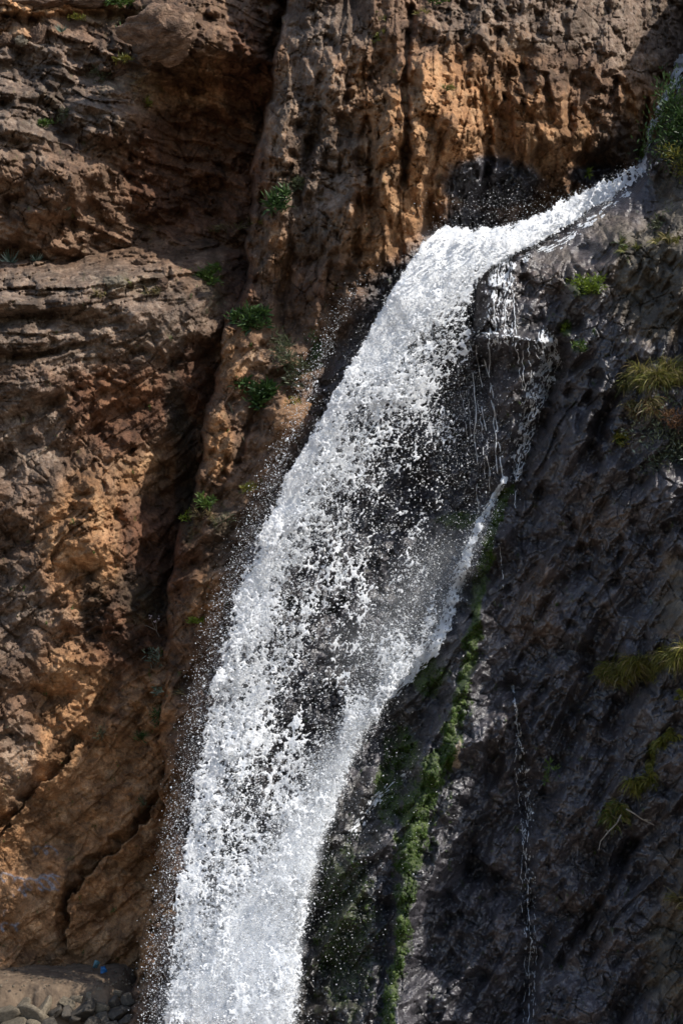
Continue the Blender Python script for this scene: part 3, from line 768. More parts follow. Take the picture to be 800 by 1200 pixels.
def water_body(field, Y, thick, push):
    """closed blobs where field>0: front and back swell with the local thickness"""
    keep = field > 0
    c = keep[:-1, :-1].astype(int)+keep[1:, :-1]+keep[1:, 1:]+keep[:-1, 1:]
    jj, ii = np.nonzero(c >= 3)
    w = AU.shape[1]
    I = np.stack([jj*w+ii, (jj+1)*w+ii, (jj+1)*w+ii+1, jj*w+ii+1], -1)
    used, inv = np.unique(I, return_inverse=True); F = inv.reshape(I.shape)
    h = thick*np.sqrt(np.clip(field.ravel()[used], 0, .28))
    u = AU.ravel()[used]; v = AV.ravel()[used]; y = Y.ravel()[used]-push.ravel()[used]
    Vf = at(u, v, y-h); Vb = at(u, v, y+h*.6+.004)
    n = len(used)
    return np.concatenate([Vf, Vb]), np.concatenate([F, F[:, ::-1]+n])
inm = edge > -.3
VF = []
for seed, kf, add, off in ((800, .90, 0.0, 0.0), (870, .30, -.04, .42)):
    T = np.zeros(AU.shape); x = lace(seed); q = np.empty(len(x)); q[np.argsort(x)] = np.linspace(0, 1, len(x)); T[inm] = q
    f = T-(1-np.clip(kf*rho_in+add, -1, 2))
    f = np.where(rho_in <= 0.02, -1, f)
    push = off+.20*fbm(AU/38, AV/60, seed+70, 3)+.028*fbm(AU/9, AV/14, seed+80, 3)+.012*fbm(AU/2.6, AV/3.4, seed+83, 2)
    VF.append(water_body(f, WY, .065, push))
def join(vf):
    o = 0; Vs = []; Fs = []
    for V, F in vf:
        Vs.append(V); Fs.append(F+o); o += len(V)
    return np.concatenate(Vs), np.concatenate(Fs)
V, F = join(VF)
fall = tag(link('waterfall', mesh_np('waterfall', V, F, WATER)), kind='structure')
print('waterfall quads', len(F))

# soft mist: thin translucent veils of spray too fine to see as drops
def mist_mat():
    m, nt, bs = mat_new("mist"); b = NB(nt)
    tc = b.n('ShaderNodeTexCoord').outputs['Object']
    a = b.n('ShaderNodeAttribute', attribute_name='dens')
    df = b.n('ShaderNodeBsdfDiffuse'); df.inputs[0].default_value = (.88, .91, .95, 1)
    tl = b.n('ShaderNodeBsdfTranslucent'); tl.inputs[0].default_value = (.88, .91, .95, 1)
    m1 = b.n('ShaderNodeMixShader'); m1.inputs[0].default_value = .5; b.l(df.outputs[0], m1.inputs[1]); b.l(tl.outputs[0], m1.inputs[2])
    tr = b.n('ShaderNodeBsdfTransparent'); mx = b.n('ShaderNodeMixShader')
    b.l(b.math('MULTIPLY', a.outputs['Fac'], b.rng(b.noise(tc, 4.5, 6, .68, .5), .32, .68, .15, 1.0)), mx.inputs[0])
    b.l(tr.outputs[0], mx.inputs[1]); b.l(m1.outputs[0], mx.inputs[2])
    b.l(mx.outputs[0], nt.nodes['Material Output'].inputs[0])
    return m
MIST = mist_mat()
MU, MV = np.meshgrid(np.arange(150, 700, 3.0), np.arange(240, 1206, 3.0))
def wsample(arr):
    i = np.clip(((MU-wu[0])/(wu[1]-wu[0])).astype(int), 0, len(wu)-1); j = np.clip(((MV-wv[0])/(wv[1]-wv[0])).astype(int), 0, len(wv)-1)
    return arr[j, i]
mrho = np.clip(wsample(rho_in), 0, 1); mWY = wsample(WY)
def mist(dens, off, seed):
    y = np.minimum(mWY-off, gsample(DEPTH, MU, MV)-.05)+.12*fbm(MU/20, MV/26, seed, 3)
    w = MU.shape[1]; k = dens > .015
    q = k[:-1, :-1] | k[1:, :-1] | k[1:, 1:] | k[:-1, 1:]
    jj, ii = np.nonzero(q)
    I = np.stack([jj*w+ii, (jj+1)*w+ii, (jj+1)*w+ii+1, jj*w+ii+1], -1)
    used, inv = np.unique(I, return_inverse=True)
    o = link('mist', mesh_np('mist', at(MU.ravel()[used], MV.ravel()[used], y.ravel()[used]), inv.reshape(I.shape), MIST, True, {'dens': np.clip(dens, 0, .95).ravel()[used]}))
    return tag(o, kind='stuff')
strand = np.exp(-(polydist(MU+6*fbm(MU/12, MV/18, 1220, 3), MV, [(575,600),(540,670),(515,740),(470,790),(430,840),(395,900),(370,970),(345,1060),(320,1150),(300,1210)])/np.interp(MV, [600,740,840,950,1050,1200], [7,11,16,26,44,66]))**2)
mfold = np.exp(-(polydist(MU, MV, [(520,660),(480,710),(430,760)])/34)**2)
strand = strand*sstep(0, 30, np.interp(MV, [560,600,660,720,760,800,850,900,950,1000,1050,1100,1203], [590,580,552,528,512,478,442,416,400,382,370,360,354])+12*fbm(MU/17, MV/22, 1210, 4, .65)-MU)
strand = strand*(.55+.75*sstep(-.4, .4, fbm(MU/14+MV/60, MV/30, 1211, 4, .6)))
base = sstep(980, 1190, MV)*sstep(-5, 40, MU-np.interp(MV, [900,1203], [225,186]))*sstep(0, 40, np.interp(MV, [900,1000,1203], [408,372,346])+12*fbm(MU/15, MV/20, 1212, 4, .65)-MU)
mist(.45*sstep(.5, 1.0, mrho), -.22, 1201)
mist(np.clip(.80*strand+.17*mfold+.24*base, 0, .9), .10, 1202)
mist(np.clip(.5*strand*sstep(800, 900, MV)+.08*mfold+.34*base, 0, .8), .42, 1203)

# side veils: thin lace on the rock, right of the main fall
def veil(name, pts, widths, dens, seed, out=.06, sx=2.0, sy=16, thick=.025):
    global AU, AV
    pts = np.array(pts, float); wm = max(widths)*2+6
    FU, FV = AU, AV
    st = .7
    AU, AV = np.meshgrid(np.arange(pts[:, 0].min()-wm, pts[:, 0].max()+wm, st), np.arange(pts[:, 1].min()-wm, pts[:, 1].max()+wm, st))
    d = polydist(AU, AV, [tuple(p) for p in pts])
    tall = pts[-1, 1]-pts[0, 1] > 25
    W = np.interp(AV, pts[:, 1], widths) if tall else np.full(AU.shape, np.mean(widths))
    D = np.interp(AV, pts[:, 1], dens) if tall else np.full(AU.shape, np.mean(dens))
    ax = np.interp(AV, pts[:, 1], pts[:, 0])
    e = 1-d/(W*(1+.35*fbm(AU/6, AV/14, seed+1, 3)))
    m = e > -.2
    t = AU-ax
    T = .9*fbm((t+2*fbm(t/8, AV/8, seed+5, 2))/sx, AV/sy, seed, 3)+.55*fbm(t/1.6, AV/4, seed+2, 2)+.5*fbm(t/8, AV/9, seed+3, 3)
    T = rankn(T, m)
    f = np.where(m, T-(1-D*sstep(-.1, .6, e)), -1)
    Y = gsample(DEPTH, AU, AV)-out
    V, F = water_body(f, Y, thick, .03*fbm(AU/5, AV/9, seed+4, 2))
    AU, AV = FU, FV
    return link(name, mesh_np(name, V, F, WATER))
T1 = 'thin white water veil tumbling over the stepped rock just right of the lip'
tag(veil('side_cascade', [(588,300),(586,330),(583,360),(588,392)], [19,21,20,24], [.8,.66,.42,.3], 900, sx=1.8, sy=12, thick=.018), kind='structure')
tag(veil('side_cascade', [(640,396),(645,420),(632,450),(618,490),(608,530),(603,560)], [13,16,19,15,11,7], [.72,.62,.55,.52,.5,.45], 910, sx=1.6, sy=9, thick=.015), kind='structure')
tag(veil('side_cascade', [(592,560),(575,590),(556,625),(540,670),(522,730),(508,758),(480,788),(448,818),(420,855)], [4,5.5,7,9,10,11,11,10,9], [.75,.88,.88,.85,.85,.88,.88,.85,.7], 920, out=.2, sx=2.2, sy=7, thick=.05), kind='structure')
tag(veil('side_cascade', [(600,805),(606,850),(614,900),(616,960),(622,1030),(620,1100),(622,1200)], [2.5,4,9,11,9,9,11], [.5,.5,.24,.15,.17,.17,.15], 930, sx=1.5, sy=5, thick=.015), kind='structure')
tag(veil('side_cascade', [(480,905),(462,915),(440,935),(415,975)], [3,4,7,9], [.5,.5,.5,.5], 940, sy=8), kind='structure')
tag(veil('side_cascade', [(546,388),(560,390),(578,390),(600,394),(622,398),(645,397)], [1.9], [.55], 950, sx=5, sy=2), kind='structure')
# upstream bits seen behind the bush
tag(veil('stream', [(800,70),(788,100),(775,125),(762,150),(756,172),(750,196)], [10,9,7,5,6,8], [.9,.9,.8,.8,.8,.9], 960, out=.1), kind='structure')
# the wet chute: streaks of thin water sliding down the smooth bedding
tag(veil('stream', [(735,224),(700,252),(665,280),(640,292),(612,303)], [5,7,8,8,6], [.38,.4,.42,.42,.4], 970, out=.03, sx=5, sy=7, thick=.02), kind='structure')

# rivulets: thin separate threads falling in front of the dark hollow
def thread(u0, v0, u1, v1, w, seed, out=.05, bow=0.0, gap=.08):
    r = random.Random(seed); n = int((v1-v0)/2.2)
    V = []; F = []; ring = 5
    prev = False
    for i in range(n+1):
        t = i/n
        u = u0+(u1-u0)*t**.8+bow*math.sin(t*3.14)+2.0*float(perlin(np.array([t*9+seed]), np.array([.5]), 3)[0])
        v = v0+(v1-v0)*t
        p = at(u, v, float(gsample(DEPTH, u, v))-out-.15*math.sin(t*3.1))
        rad = .017*w*(.55+.8*abs(float(perlin(np.array([t*22+seed*3]), np.array([2.5]), 5)[0]))+.2*r.random())
        on = float(perlin(np.array([t*12+seed*5]), np.array([7.5]), 9)[0]) > -.5+gap
        if not on: prev = False; continue
        for k in range(ring):
            a = 2*math.pi*k/ring
            V.append((p[0]+rad*math.cos(a), p[1]+rad*math.sin(a), p[2]+r.uniform(-.01, .01)))
        if prev:
            b = len(V)-2*ring
            for k in range(ring): F.append((b+k, b+(k+1) % ring, b+ring+(k+1) % ring, b+ring+k))
        prev = True
    return mesh_np('rivulet', np.array(V), np.array(F), WATER)
for a in ((552,402,560,600,.8,1),(556,405,575,575,.7,2),(566,420,590,560,1.0,3),(570,402,585,575,.7,4),(603,402,612,455,.7,5),(610,402,616,470,.6,6),(618,400,622,445,.8,7),(625,400,634,440,.7,8),(545,440,552,520,.5,9),(538,450,548,520,.5,10),
          (560,470,568,560,.5,11),(590,330,592,385,.8,12),(600,340,604,392,.8,13),(577,340,580,388,.8,14),(604,575,602,600,.6,15),(585,640,589,690,.4,16)):
    tag(link('rivulet', thread(*a)), kind='structure')
def long_thread(pts, w, seed):
    Vs = []; Fs = []; o = 0
    for k, ((a, b), (c, d)) in enumerate(zip(pts[:-1], pts[1:])):
        me = thread(a, b, c, d, w, seed+k, .05, 0, .12)
        V = np.empty(len(me.vertices)*3, np.float32); me.vertices.foreach_get('co', V)
        F = np.empty(len(me.loops), np.int32); me.loops.foreach_get('vertex_index', F)
        Vs.append(V.reshape(-1, 3)); Fs.append(F.reshape(-1, 4)+o); o += len(me.vertices)
        bpy.data.meshes.remove(me)
    tag(link('rivulet', mesh_np('rivulet', np.concatenate(Vs), np.concatenate(Fs), WATER)), kind='structure')
long_thread([(600,806),(606,850),(612,905),(618,960),(616,1030),(621,1100),(619,1198)], .55, 31)
long_thread([(606,850),(603,900),(609,950),(614,1010),(625,1060),(628,1120),(624,1198)], .36, 41)
long_thread([(613,910),(622,950),(611,1000),(610,1060),(616,1110),(612,1198)], .32, 51)
long_thread([(642,400),(645,420),(634,450),(622,480),(611,525),(604,562)], .7, 61)
long_thread([(648,405),(654,428),(640,460),(627,500),(615,540),(606,566)], .5, 71)

# spray: single drops thrown off the fall
P0 = np.clip(rho_in, 0, 1)
def blur(a, k):
    for _ in range(2):
        for ax in (0, 1):
            c = np.cumsum(np.pad(a, [(k+1, k) if i == ax else (0, 0) for i in (0, 1)], mode='edge'), axis=ax)
            a = (np.take(c, range(2*k+1, c.shape[ax]), ax)-np.take(c, range(0, c.shape[ax]-2*k-1), ax))/(2*k+1)
    return a
halo = blur(P0, 8)
far = blur(P0, 24)
lc = .12+.88*sstep(-.25, .55, fbm(AU/13, AV/17, 990, 4, .6))**1.5
prob = (1.1*halo*(.5+.5*sstep(.15, .55, halo))*(1-.75*np.clip(rho_in-.75, 0, 1)*4*.25)+.13*far*sstep(250, 420, AV))*lc
prob *= 1-.85*sstep(560, 640, AU)*sstep(280, 330, AV)
prob += .09*blob(AU, AV, 590, 240, 60, 18)*sstep(300, 255, AV+.0*AU)
prob += .22*np.exp(-(polydist(AU, AV, [(500,650),(470,720),(440,780)])/26)**2)+.35*np.exp(-(polydist(AU, AV, [(570,600),(530,690),(505,740)])/12)**2)+.25*np.exp(-(polydist(AU, AV, [(430,820),(390,890),(362,970),(335,1080)])/20)**2)
prob += .26*sstep(-38, 6, AU-LE)**1.5*sstep(10, -5, AU-LE)*sstep(300, 420, AV)
prob += .14*blob(AU, AV, 545, 500, 40, 90)+.022*blob(AU, AV, 410, 1050, 50, 150)+.02*blob(AU, AV, 450, 900, 40, 70)
prob[AV < 190] = 0
def drops(n, r0, r1, seed, pw, SV=OCT_V, SF=OCT_F):
    r = np.random.default_rng(seed)
    p = (prob.ravel())**pw; p /= p.sum()
    k = r.choice(p.size, n, p=p)
    u = AU.ravel()[k]+r.uniform(-.5, .5, n); v = AV.ravel()[k]+r.uniform(-.5, .5, n)
    y = np.minimum(WY.ravel()[k]+r.normal(0, .28, n)-.12, gsample(DEPTH, u, v)-.06)
    rad = r0*np.exp(r.normal(0, .65, n)); rad = np.clip(rad*(.58+.47*np.clip(P0.ravel()[k]/.45, 0, 1)), r0*.35, r1)
    sq = np.stack([r.uniform(.7, 1.5, n), np.ones(n), r.uniform(.6, 1.2, n)], -1)
    return scatter_blobs(n, at(u, v, y), rad, WATER, 'spray', SV, SF, sq, seed)
tag(link('spray', drops(42000, .0095, .034, 71, 1.15)), kind='stuff')
tag(link('fine_spray', drops(110000, .0065, .014, 72, .95, TET_V, TET_F)), kind='stuff')

# ------------------------------------------------------------------ PLANTS
GROUPS = {'agave': 'spiky plants on the ledges', 'shrub': 'small shrubs and weeds on the cliffs', 'bush': 'large bushes at the right edge', 'grass_tuft': 'grass tufts on the cliffs',
          'flowering_plant': 'small flowering plants by the gully', 'dead_branch': 'bare sticks and branches'}
class Blades:
    def __init__(s): s.V = []; s.F = []; s.T = []
    def blade(s, p, d, up, L, w, bend, r, seg=3, tint=None):
        """a tapered, bending leaf of 'seg' quads"""
        d = d/np.linalg.norm(d)
        side = np.cross(d, up); nn = np.linalg.norm(side)
        side = side/nn if nn > 1e-5 else np.array([1., 0, 0])
        t = r.random() if tint is None else tint
        b = len(s.V); q = np.array(p, float)
        for i in range(seg+1):
            k = i/seg
            ww = w*(math.sin(math.pi*min(1, .18+.82*k))**.8 if k < 1 else .04)
            s.V += [q-side*ww*.5, q+side*ww*.5]; s.T += [t, t]
            q = q+d*L/seg; d = d+bend/seg; d = d/np.linalg.norm(d)
        for i in range(seg):
            a = b+2*i; s.F.append((a, a+1, a+3, a+2))
    def mesh(s, name, mat):
        return mesh_np(name, np.array(s.V), np.array(s.F), mat, True, {'tint': np.array(s.T)})

def rv(r, s=1.0): return np.array([r.uniform(-s, s), r.uniform(-s, s), r.uniform(-s, s)])
NOUT = np.array([0, -.8, .45])
PX = .0195
def tube(pts, r0, r1, name, mat, ring=5):
    pts = [np.array(p, float) for p in pts]; V = []; F = []
    n = len(pts)
    for i, p in enumerate(pts):
        d = pts[min(i+1, n-1)]-pts[max(i-1, 0)]; d /= np.linalg.norm(d)+1e-9
        a = np.cross(d, [.3, .9, .2]); a /= np.linalg.norm(a); b = np.cross(d, a)
        rr = r0+(r1-r0)*i/(n-1)
        for k in range(ring):
            t = 2*math.pi*k/ring; V.append(p+rr*(a*math.cos(t)+b*math.sin(t)))
    for i in range(n-1):
        for k in range(ring):
            F.append((i*ring+k, i*ring+(k+1) % ring, (i+1)*ring+(k+1) % ring, (i+1)*ring+k))
    return mesh_np(name, np.array(V), np.array(F), mat)

def empty(name, loc, label, cat, group=None):
    o = bpy.data.objects.new(name, None); COL.objects.link(o); o.location = loc
    o.empty_display_size = .1
    return tag(o, label, cat, group or GROUPS.get(name))

def rosette(name, u, v, rad, n, mat, label, seed, lw=.16, group=None, cat='plant', flat=.8, part='leaf'):
    """spiky plant: every long leaf a part"""
    r = random.Random(seed); P = surf(u, v, .05)
    e = empty(name, P, label, cat, group)
    var = []
    for k in range(4):
        B = Blades(); B.blade(np.zeros(3), np.array([0, 0, 1.]), np.array([1., 0, 0]), 1.0, lw, np.array([0, .5+.25*k, 0]), r, 4, r.random())
        var.append(B.mesh('leaf', mat))
    for i in range(n):
        o = link('leaf', r.choice(var), e)
        L = rad*PX*r.uniform(.75, 1.15)
        o.scale = (L, L, L)
        d = Vector((math.cos(i*2.4)*flat, -.55+r.uniform(-.25, .2), .35+.75*math.sin(i*2.4)*flat)).normalized()
        o.rotation_mode = 'QUATERNION'; o.rotation_quaternion = d.to_track_quat('Z', 'Y')
    return e

def shrub(name, u, v, ru, rvv, n, mat, label, seed, L=9, w=2.4, droop=-.4, cat='shrub', group=None, mat2=None, clumps=7):
    """leafy plant: foliage in clumps around short stems"""
    r = random.Random(seed); P = surf(u, v, .06); e = empty(name, P, label, cat, group)
    s = PX
    cl = [(np.array([r.gauss(0, .5)*ru*s, -.12-abs(r.gauss(0, .4))*min(ru, rvv)*s, r.gauss(0, .5)*rvv*s])) for _ in range(clumps)]
    B = Blades(); B2 = Blades()
    for i in range(n):
        c = r.choice(cl)
        p = c+np.array([r.gauss(0, .26)*ru*s, r.gauss(0, .2)*min(ru, rvv)*s, r.gauss(0, .26)*rvv*s])
        d = np.array([r.uniform(-1, 1), r.uniform(-1, .2), r.uniform(-.25, 1)])+(p-c)/(ru*s)*1.5
        tgt = B2 if (mat2 is not None and r.random() < .35) else B
        tgt.blade(p, d, rv(r), L*s*r.uniform(.6, 1.2), w*s*r.uniform(.7, 1.2), np.array([0, -.1, droop*r.uniform(.3, 1.2)]), r, 2)
    tag(link('foliage', B.mesh('foliage', mat), e), kind='stuff')
    if B2.V: tag(link('foliage', B2.mesh('foliage', mat2), e), kind='stuff')
    for k in range(min(4, clumps)):
        mid = cl[k]*.5+rv(r, .04)
        link('stem', tube([np.array([0, .08, 0]), mid, cl[k]], .012, .006, 'stem', STEM, 4), e)
    return e

def tuft(name, u, v, w, n, L, mats, label, seed, slope=0.0, hang=1.0, cat='grass tuft', group=None, bw=.95, up=.55, sp=2.5):
    """arching grass: blades rooted along a strip, bending over and hanging"""
    r = random.Random(seed); P = surf(u, v, .03); e = empty(name, P, label, cat, group)
    Bs = [Blades() for _ in mats]
    cl = [(r.uniform(-1, 1), r.gauss(0, .8), r.uniform(-.4, .9), r.uniform(.5, 1.25), r.gauss(0, sp*.9)) for _ in range(max(4, int(w*.7)))]
    for i in range(n):
        q = r.choice(cl); t = max(-1.1, min(1.1, q[0]+r.gauss(0, .07))); du = t*w; dv = slope*du+q[4]+r.gauss(0, sp*.4)
        p = surf(u+du, v+dv, .04)-P
        k = r.choices(range(len(mats)), [3]+[1.6]*(len(mats)-1))[0]
        d = np.array([q[1]+r.gauss(0, .45), -.6+r.uniform(-.4, .3), up+q[2]+r.gauss(0, .3)])
        Bs[k].blade(p, d, np.array([1., 0, 0])+rv(r, .5), L*PX*q[3]*r.uniform(.45, 1.2), bw*PX*r.uniform(.6, 1.3), np.array([0, -.25, -1.9*hang*r.uniform(.4, 1.1)]), r, 4)
    for B, m in zip(Bs, mats):
        if B.V: tag(link('blades', B.mesh('blades', m), e), kind='stuff')
    return e

G_SH = 'green shrubs on the rock left of the fall'
rosette('agave', 13, 307, 19, 15, L_SILVER, 'silvery spiky plant at the left edge on the pale ledge', 1)
rosette('agave', 43, 305, 14, 12, L_SILVER, 'smaller silvery spiky plant right of its twin on the pale ledge', 2)
rosette('agave', 73, 37, 13, 12, L_SILVER, 'spiky grey-green plant beside the pale sand strip near the top', 3)
rosette('agave', 145, 36, 14, 12, L_MID, 'bright spiky plant left of the huge dark boulder', 4)
rosette('agave', 78, 246, 9, 10, L_SILVER, 'lone pale spiky plant in the shaded rock recess', 5)
rosette('agave', 113, 8, 13, 12, L_MID, 'spiky green plant left of the leafy cliff-top clump', 6)
shrub('shrub', 140, 5, 20, 8, 260, L_MID, 'leafy green clump on the cliff top above the dark boulder', 11, 9, 2)
shrub('shrub', 326, 238, 12, 16, 330, L_DARK, 'dark leafy shrub hugging the prow of the central cliff', 12, 10, 2.4)
shrub('shrub', 348, 218, 14, 9, 240, L_DULL, 'wispy dull green growth trailing up right of the prow shrub', 13, 8, 1.4)
shrub('shrub', 295, 376, 19, 11, 420, L_DARK, 'round dark green leafy shrub perched on the boulder below the prow', 14, 11, 3)
shrub('shrub', 244, 326, 18, 9, 380, L_MID, 'low yellow-green cushion shrub at the right end of the ledge', 15, 8, 2)
shrub('shrub', 309, 466, 21, 15, 480, L_DARK, 'large dark leafy shrub left of the sunlit ochre rock', 16, 11, 2.8)
shrub('shrub', 344, 436, 16, 20, 420, L_DULL, 'straggly dull green shrub climbing beside the edge of the fall', 17, 8, 1.6)
shrub('shrub', 332, 405, 14, 13, 220, L_DULL, 'sparse grey-green weeds below and right of the round shrub', 18, 7, 1.3)
shrub('shrub', 368, 414, 9, 16, 220, L_DARK, 'spray-soaked dark weeds touching the left margin of the white water', 19, 7, 1.3)
shrub('shrub', 347, 478, 6, 8, 120, L_GOLD, 'yellow-green sprig on the right side of the sunlit ochre rock', 20, 6, 1.4)
shrub('shrub', 240, 590, 10, 7, 200, L_MID, 'small green shrub on top of the spur beside the dark gully', 21, 7, 1.8)
shrub('shrub', 221, 607, 6, 4, 90, L_LIME, 'lime green tuft of leaves at the corner of the spur', 22, 5, 1.4)
shrub('shrub', 291, 573, 7, 6, 120, L_GOLD, 'yellow-green weeds near the fall on the upper spur', 23, 6, 1.4)
tuft('grass_tuft', 240, 606, 12, 150, 12, [L_STRAW], 'straw-coloured grass drooping from the top of the spur', 24)
shrub('shrub', 231, 728, 9, 3, 90, L_LIME, 'flat bright green weed growing across the middle of the spur', 25, 6, 1.6)
shrub('shrub', 262, 610, 12, 8, 70, L_DULL, 'faint grey-green weeds on the brown face of the spur', 26, 6, 1.0)
shrub('shrub', 76, 136, 11, 6, 170, L_DULL, 'dull green bushlet on the weedy upper left slope', 31, 7, 1.2)
shrub('shrub', 51, 147, 10, 5, 170, L_MID, 'green bushlet left of and below the dull one on the slope', 32, 6, 1.4)
shrub('shrub', 176, 121, 5, 6, 80, L_GOLD, 'tiny yellow plant on the dark slope under the big boulder', 33, 6, 1.4)
shrub('shrub', 148, 72, 10, 5, 130, L_GOLD, 'mustard-coloured tuft at the foot of the huge boulder', 34, 6, 1.3)
shrub('shrub', 100, 24, 14, 4, 150, L_GOLD, 'mossy yellow cushion running down left of the spiky green plant', 35, 4, 1.4)
shrub('shrub', 120, 92, 10, 7, 120, L_DULL, 'thin green weeds right of the pale wedge-shaped stone', 36, 6, 1.2)
tuft('grass_tuft', 120, 348, 9, 90, 10, [L_STRAW, L_GRASS], 'dry grass tuft at the front of the pale ledge', 41, hang=.5)
tuft('grass_tuft', 178, 344, 12, 130, 11, [L_STRAW, L_DULL], 'wispy grey grass right of the brown cube-like block', 42, hang=.5)
tuft('grass_tuft', 150, 333, 7, 80, 8, [L_GRASS, L_GOLD], 'yellowish grass behind the upright square-faced block', 43, hang=.5)
tuft('grass_tuft', 262, 268, 18, 150, 14, [L_STRAW, L_GRASS], 'loose dry grass where the ledge meets the prow', 44, hang=.6)
tuft('grass_tuft', 300, 262, 8, 110, 12, [L_GRASS, L_STRAW], 'olive grass growing at the base of the prow', 45, hang=.6)
tuft('grass_tuft', 442, 44, 11, 150, 9, [L_GOLD, L_GRASS], 'yellow-green grass strip high on the central cliff', 46, slope=-.9, hang=.6)
tuft('grass_tuft', 491, 15, 9, 100, 9, [L_GOLD, L_STRAW], 'yellow grass in the notch at the cliff top', 47, hang=.6)
shrub('shrub', 512, 3, 11, 6, 160, L_MID, 'green shrub cut by the top edge above the ochre wall', 48, 7, 1.8)
shrub('shrub', 522, 106, 8, 4, 70, L_GRASS, 'faint olive weeds on the middle of the ochre wall', 49, 6, 1.2)
tuft('grass_tuft', 445, 20, 7, 60, 8, [L_GRASS, L_STRAW], 'sparse olive grass above the yellow-green strip', 50, hang=.6)
# right-hand wall
shrub('bush', 792, 152, 34, 62, 2300, L_DARK, 'big dark leafy bush overhanging the stream at the right edge', 61, 7, 2.0, clumps=22, cat='bush')
shrub('bush', 788, 195, 24, 22, 500, L_GOLD, 'olive yellow leaves at the foot of the big dark bush', 62, 6, 1.6, clumps=10, cat='bush', mat2=L_DULL)
shrub('shrub', 753, 184, 7, 14, 220, L_LIME, 'lime green plant sprouting where the stream enters the chute', 63, 7, 1.8)
shrub('shrub', 712, 214, 8, 6, 60, L_LIME, 'bright yellow-green sprig dangling over the rushing chute', 64, 5, 2.0)
shrub('shrub', 688, 205, 5, 9, 45, L_LIME, 'lime sprig left of the other one over the chute', 65, 5, 2.0)
shrub('shrub', 689, 337, 18, 9, 420, L_LIME, 'bright fern-like clump alone on the dark wet wall', 66, 6, 1.6)
tuft('grass_tuft', 735, 292, 11, 220, 17, [L_GRASS, L_DARK], 'dark olive grass clump below the smooth wet chute', 67, hang=.8)
tuft('grass_tuft', 780, 284, 14, 240, 17, [L_GRASS, L_STRAW], 'olive grass clump right of the one below the chute', 68, hang=.8)
tuft('grass_tuft', 765, 446, 34, 2200, 34, [L_GRASS, L_STRAW, L_GOLD], 'broad shaggy olive grass mat hanging on the upper right wall', 69, slope=-.1, hang=1.5, up=.25, sp=6)
tuft('grass_tuft', 748, 480, 20, 900, 20, [L_STRAW, L_GRASS, L_RED], 'rusty brown hanging grass just under the shaggy olive mat', 70, slope=-.25, hang=1.5, up=.25, sp=6)
shrub('shrub', 728, 514, 9, 5, 140, L_GOLD, 'small yellow cushion plant below the rusty hanging grass', 71, 5, 1.5)
shrub('bush', 790, 522, 34, 42, 1700, L_DULL, 'greyish green straggling bush at the right edge below the grass mat', 72, 6, 1.5, mat2=L_SILVER, clumps=20, cat='bush')
shrub('bush', 792, 492, 18, 10, 260, L_RED, 'rust red twiggy growth on top of the greyish bush', 73, 6, 1.2, clumps=8, cat='bush')
tuft('grass_tuft', 768, 778, 36, 2600, 34, [L_GOLD, L_STRAW, L_GRASS], 'long shelf of overhanging green and straw grass at right', 74, slope=-.12, hang=1.5, up=.25, sp=6)
tuft('grass_tuft', 716, 788, 20, 1300, 29, [L_GOLD, L_STRAW, L_GRASS], 'rounded left end of the grass shelf with drooping blades', 75, slope=-.05, hang=1.5, up=.25, sp=6)
tuft('grass_tuft', 798, 815, 8, 200, 14, [L_GOLD], 'yellow-green tuft at the right edge below the grass shelf', 76)
tuft('grass_tuft', 776, 872, 16, 800, 18, [L_GOLD, L_GRASS], 'top of the slanting green grass strip on the lower right wall', 77, slope=-1.2, hang=1.5, up=.25, sp=6)
tuft('grass_tuft', 750, 914, 14, 900, 22, [L_GOLD, L_GRASS], 'middle of the slanting grass strip with long hanging blades', 78, slope=-1.1, hang=1.5, up=.25, sp=6)
tuft('grass_tuft', 722, 950, 18, 800, 18, [L_GOLD, L_MID, L_STRAW], 'bushy lowest clump of the slanting strip above the bare twig', 79, slope=-.2, hang=1.5, up=.25, sp=6)
tuft('grass_tuft', 796, 1058, 8, 220, 26, [L_STRAW, L_GRASS], 'pale straw grass tuft at the lower right edge', 80)
shrub('shrub', 642, 904, 5, 11, 90, L_MID, 'little green weed in a groove of the dark wall', 81, 5, 1.4)
shrub('shrub', 660, 384, 5, 8, 70, L_LIME, 'small bright green patch above the second veil of water', 82, 4, 1.4)
shrub('shrub', 679, 408, 8, 6, 80, L_MID, 'small green weed right of the second veil of water', 83, 5, 1.4)
shrub('shrub', 768, 262, 18, 14, 160, L_DULL, 'sparse dull leaves on the bank beside the chute', 84, 6, 1.4)
# spur side
e = shrub('flowering_plant', 182, 768, 8, 14, 90, L_SILVER, 'pale flowering stalk leaning out of the dark gully', 91, 7, 1.8, cat='plant')
shrub('flowering_plant', 186, 808, 5, 4, 50, L_SILVER, 'tiny whitish plant just below the pale flowering stalk', 92, 5, 2.2, cat='plant')
tuft('grass_tuft', 203, 812, 10, 60, 18, [L_STRAW, L_DULL], 'thin dry grass on the lower left face of the spur', 93, hang=.7)
shrub('shrub', 186, 838, 4, 12, 90, L_DARK, 'dark green weeds down the crack beside the spur', 94, 6, 1.4)
shrub('shrub', 166, 865, 8, 6, 120, L_DARK, 'dark grass cushion on the orange rock left of the spur', 95, 7, 1.0)
shrub('shrub', 120, 860, 7, 9, 60, L_DULL, 'faint grey-green weed on the orange rock further left', 96, 6, 1.0)
shrub('shrub', 168, 940, 5, 8, 60, L_DULL, 'small green weed at the top of the slanting dark cleft', 97, 6, 1.0)

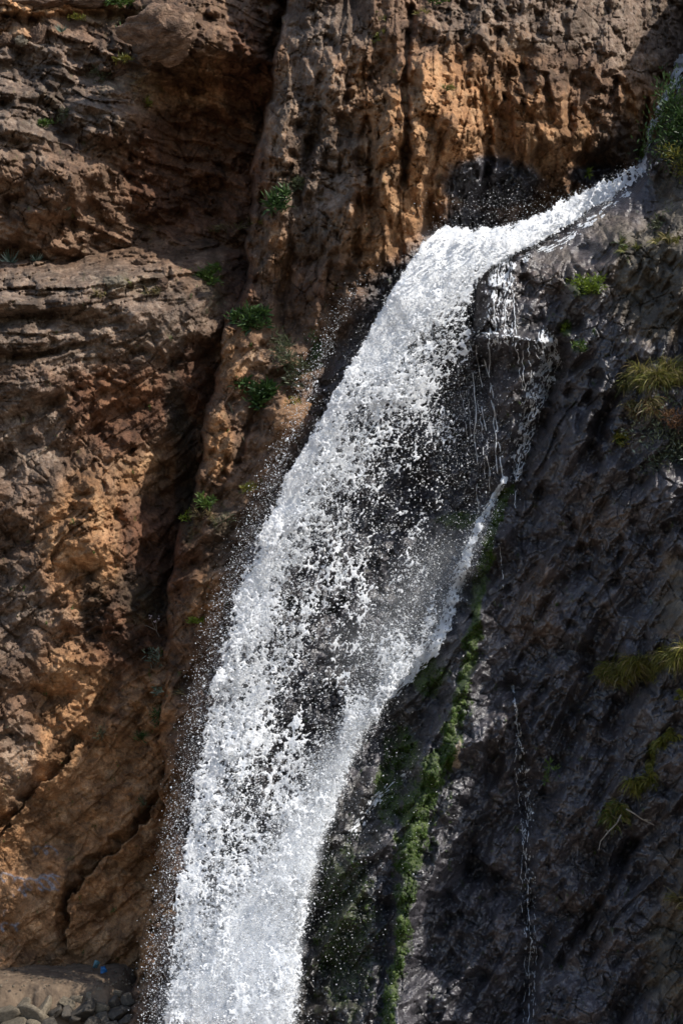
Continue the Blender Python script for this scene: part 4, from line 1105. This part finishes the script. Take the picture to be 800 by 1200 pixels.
def twig(name, chains, rad, mat, label, cat, out=.25):
    p0 = surf(*chains[0][0], out); e = empty(name, p0, label, cat)
    for ch in chains:
        pts = []
        for i, (a, b) in enumerate(ch):
            pts.append(surf(a, b, 0)*0+at(a, b, float(gsample(DEPTH, *chains[0][0]))-out-.05*i)-p0)
        link('branch', tube(pts, rad, rad*.45, 'branch', mat, 5), e)
    return e
twig('dead_branch', [[(727,955),(722,965),(712,975),(703,986),(701,996)], [(733,948),(742,953),(752,960),(766,967)], [(752,960),(760,961),(774,963)], [(712,975),(709,972)]], .02, TWIG, 'bare pale forked branch sticking out under the lowest grass clump', 'branch', .55)
twig('dead_branch', [[(268,472),(278,500),(288,520)]], .03, STEM, 'dark leaning stick below the boulder of the prow', 'branch', .2)
twig('dead_branch', [[(690,223),(702,240),(714,258),(726,286)]], .010, TWIG, 'thin dry stem dangling across the wet chute', 'branch', .4)
tw = twig('flower_stalk', [[(187,746),(182,737),(176,723)], [(182,738),(172,733),(164,736)], [(184,741),(183,731),(186,725)]], .008, TWIG, 'thin stalk with tiny pink flowers beside the spur', 'plant', .4)
for (a, b) in ((176,722),(186,724),(182,729)):
    me = scatter_blobs(5, np.array([at(a, b, float(gsample(DEPTH, 187, 746))-.5)-np.array(tw.location)])+rng.normal(0, .025, (5, 3)), np.full(5, .018), PETAL, 'flower', OCT_V, OCT_F, None, 4)
    link('flower', me, tw)

# moss: thousands of short tips on the wet ribs
mm = np.clip(moss*1.0, 0, 1)*((UU > 0) & (UU < 800) & (VV > 300) & (VV < 1204))
pm = (mm**1.5).ravel(); pm = pm*(np.clip(mossv.ravel()+.6, 0, 2)); pm /= pm.sum()
NM = 34000
kx = rng.choice(pm.size, NM, p=pm)
mu = UU.ravel()[kx]+rng.uniform(-.6, .6, NM); mv = VV.ravel()[kx]+rng.uniform(-.6, .6, NM)
Pm = surf(mu, mv, .0)
d = np.stack([rng.normal(0, .5, NM), -.8+rng.normal(0, .3, NM), rng.normal(-.1, .5, NM)], -1); d /= np.linalg.norm(d, axis=1)[:, None]
sd = np.cross(d, rng.normal(size=(NM, 3))); sd /= np.linalg.norm(sd, axis=1)[:, None]
Lm = rng.uniform(.012, .034, NM)[:, None]; Wm = rng.uniform(.010, .020, NM)[:, None]
Vm = np.stack([Pm-sd*Wm, Pm+sd*Wm, Pm+d*Lm+sd*Wm*.3-np.array([0, 0, .02]), Pm+d*Lm-sd*Wm*.3-np.array([0, 0, .02])], 1).reshape(-1, 3)
Fm = np.arange(NM*4).reshape(NM, 4)
tm = np.clip(np.repeat(.45+.5*fbm(mu/9, mv/9, 620, 3)+rng.normal(0, .15, NM), 4), 0, 1)
tag(link('moss', mesh_np('moss', Vm, Fm, L_MOSS, True, {'tint': tm})), kind='stuff')
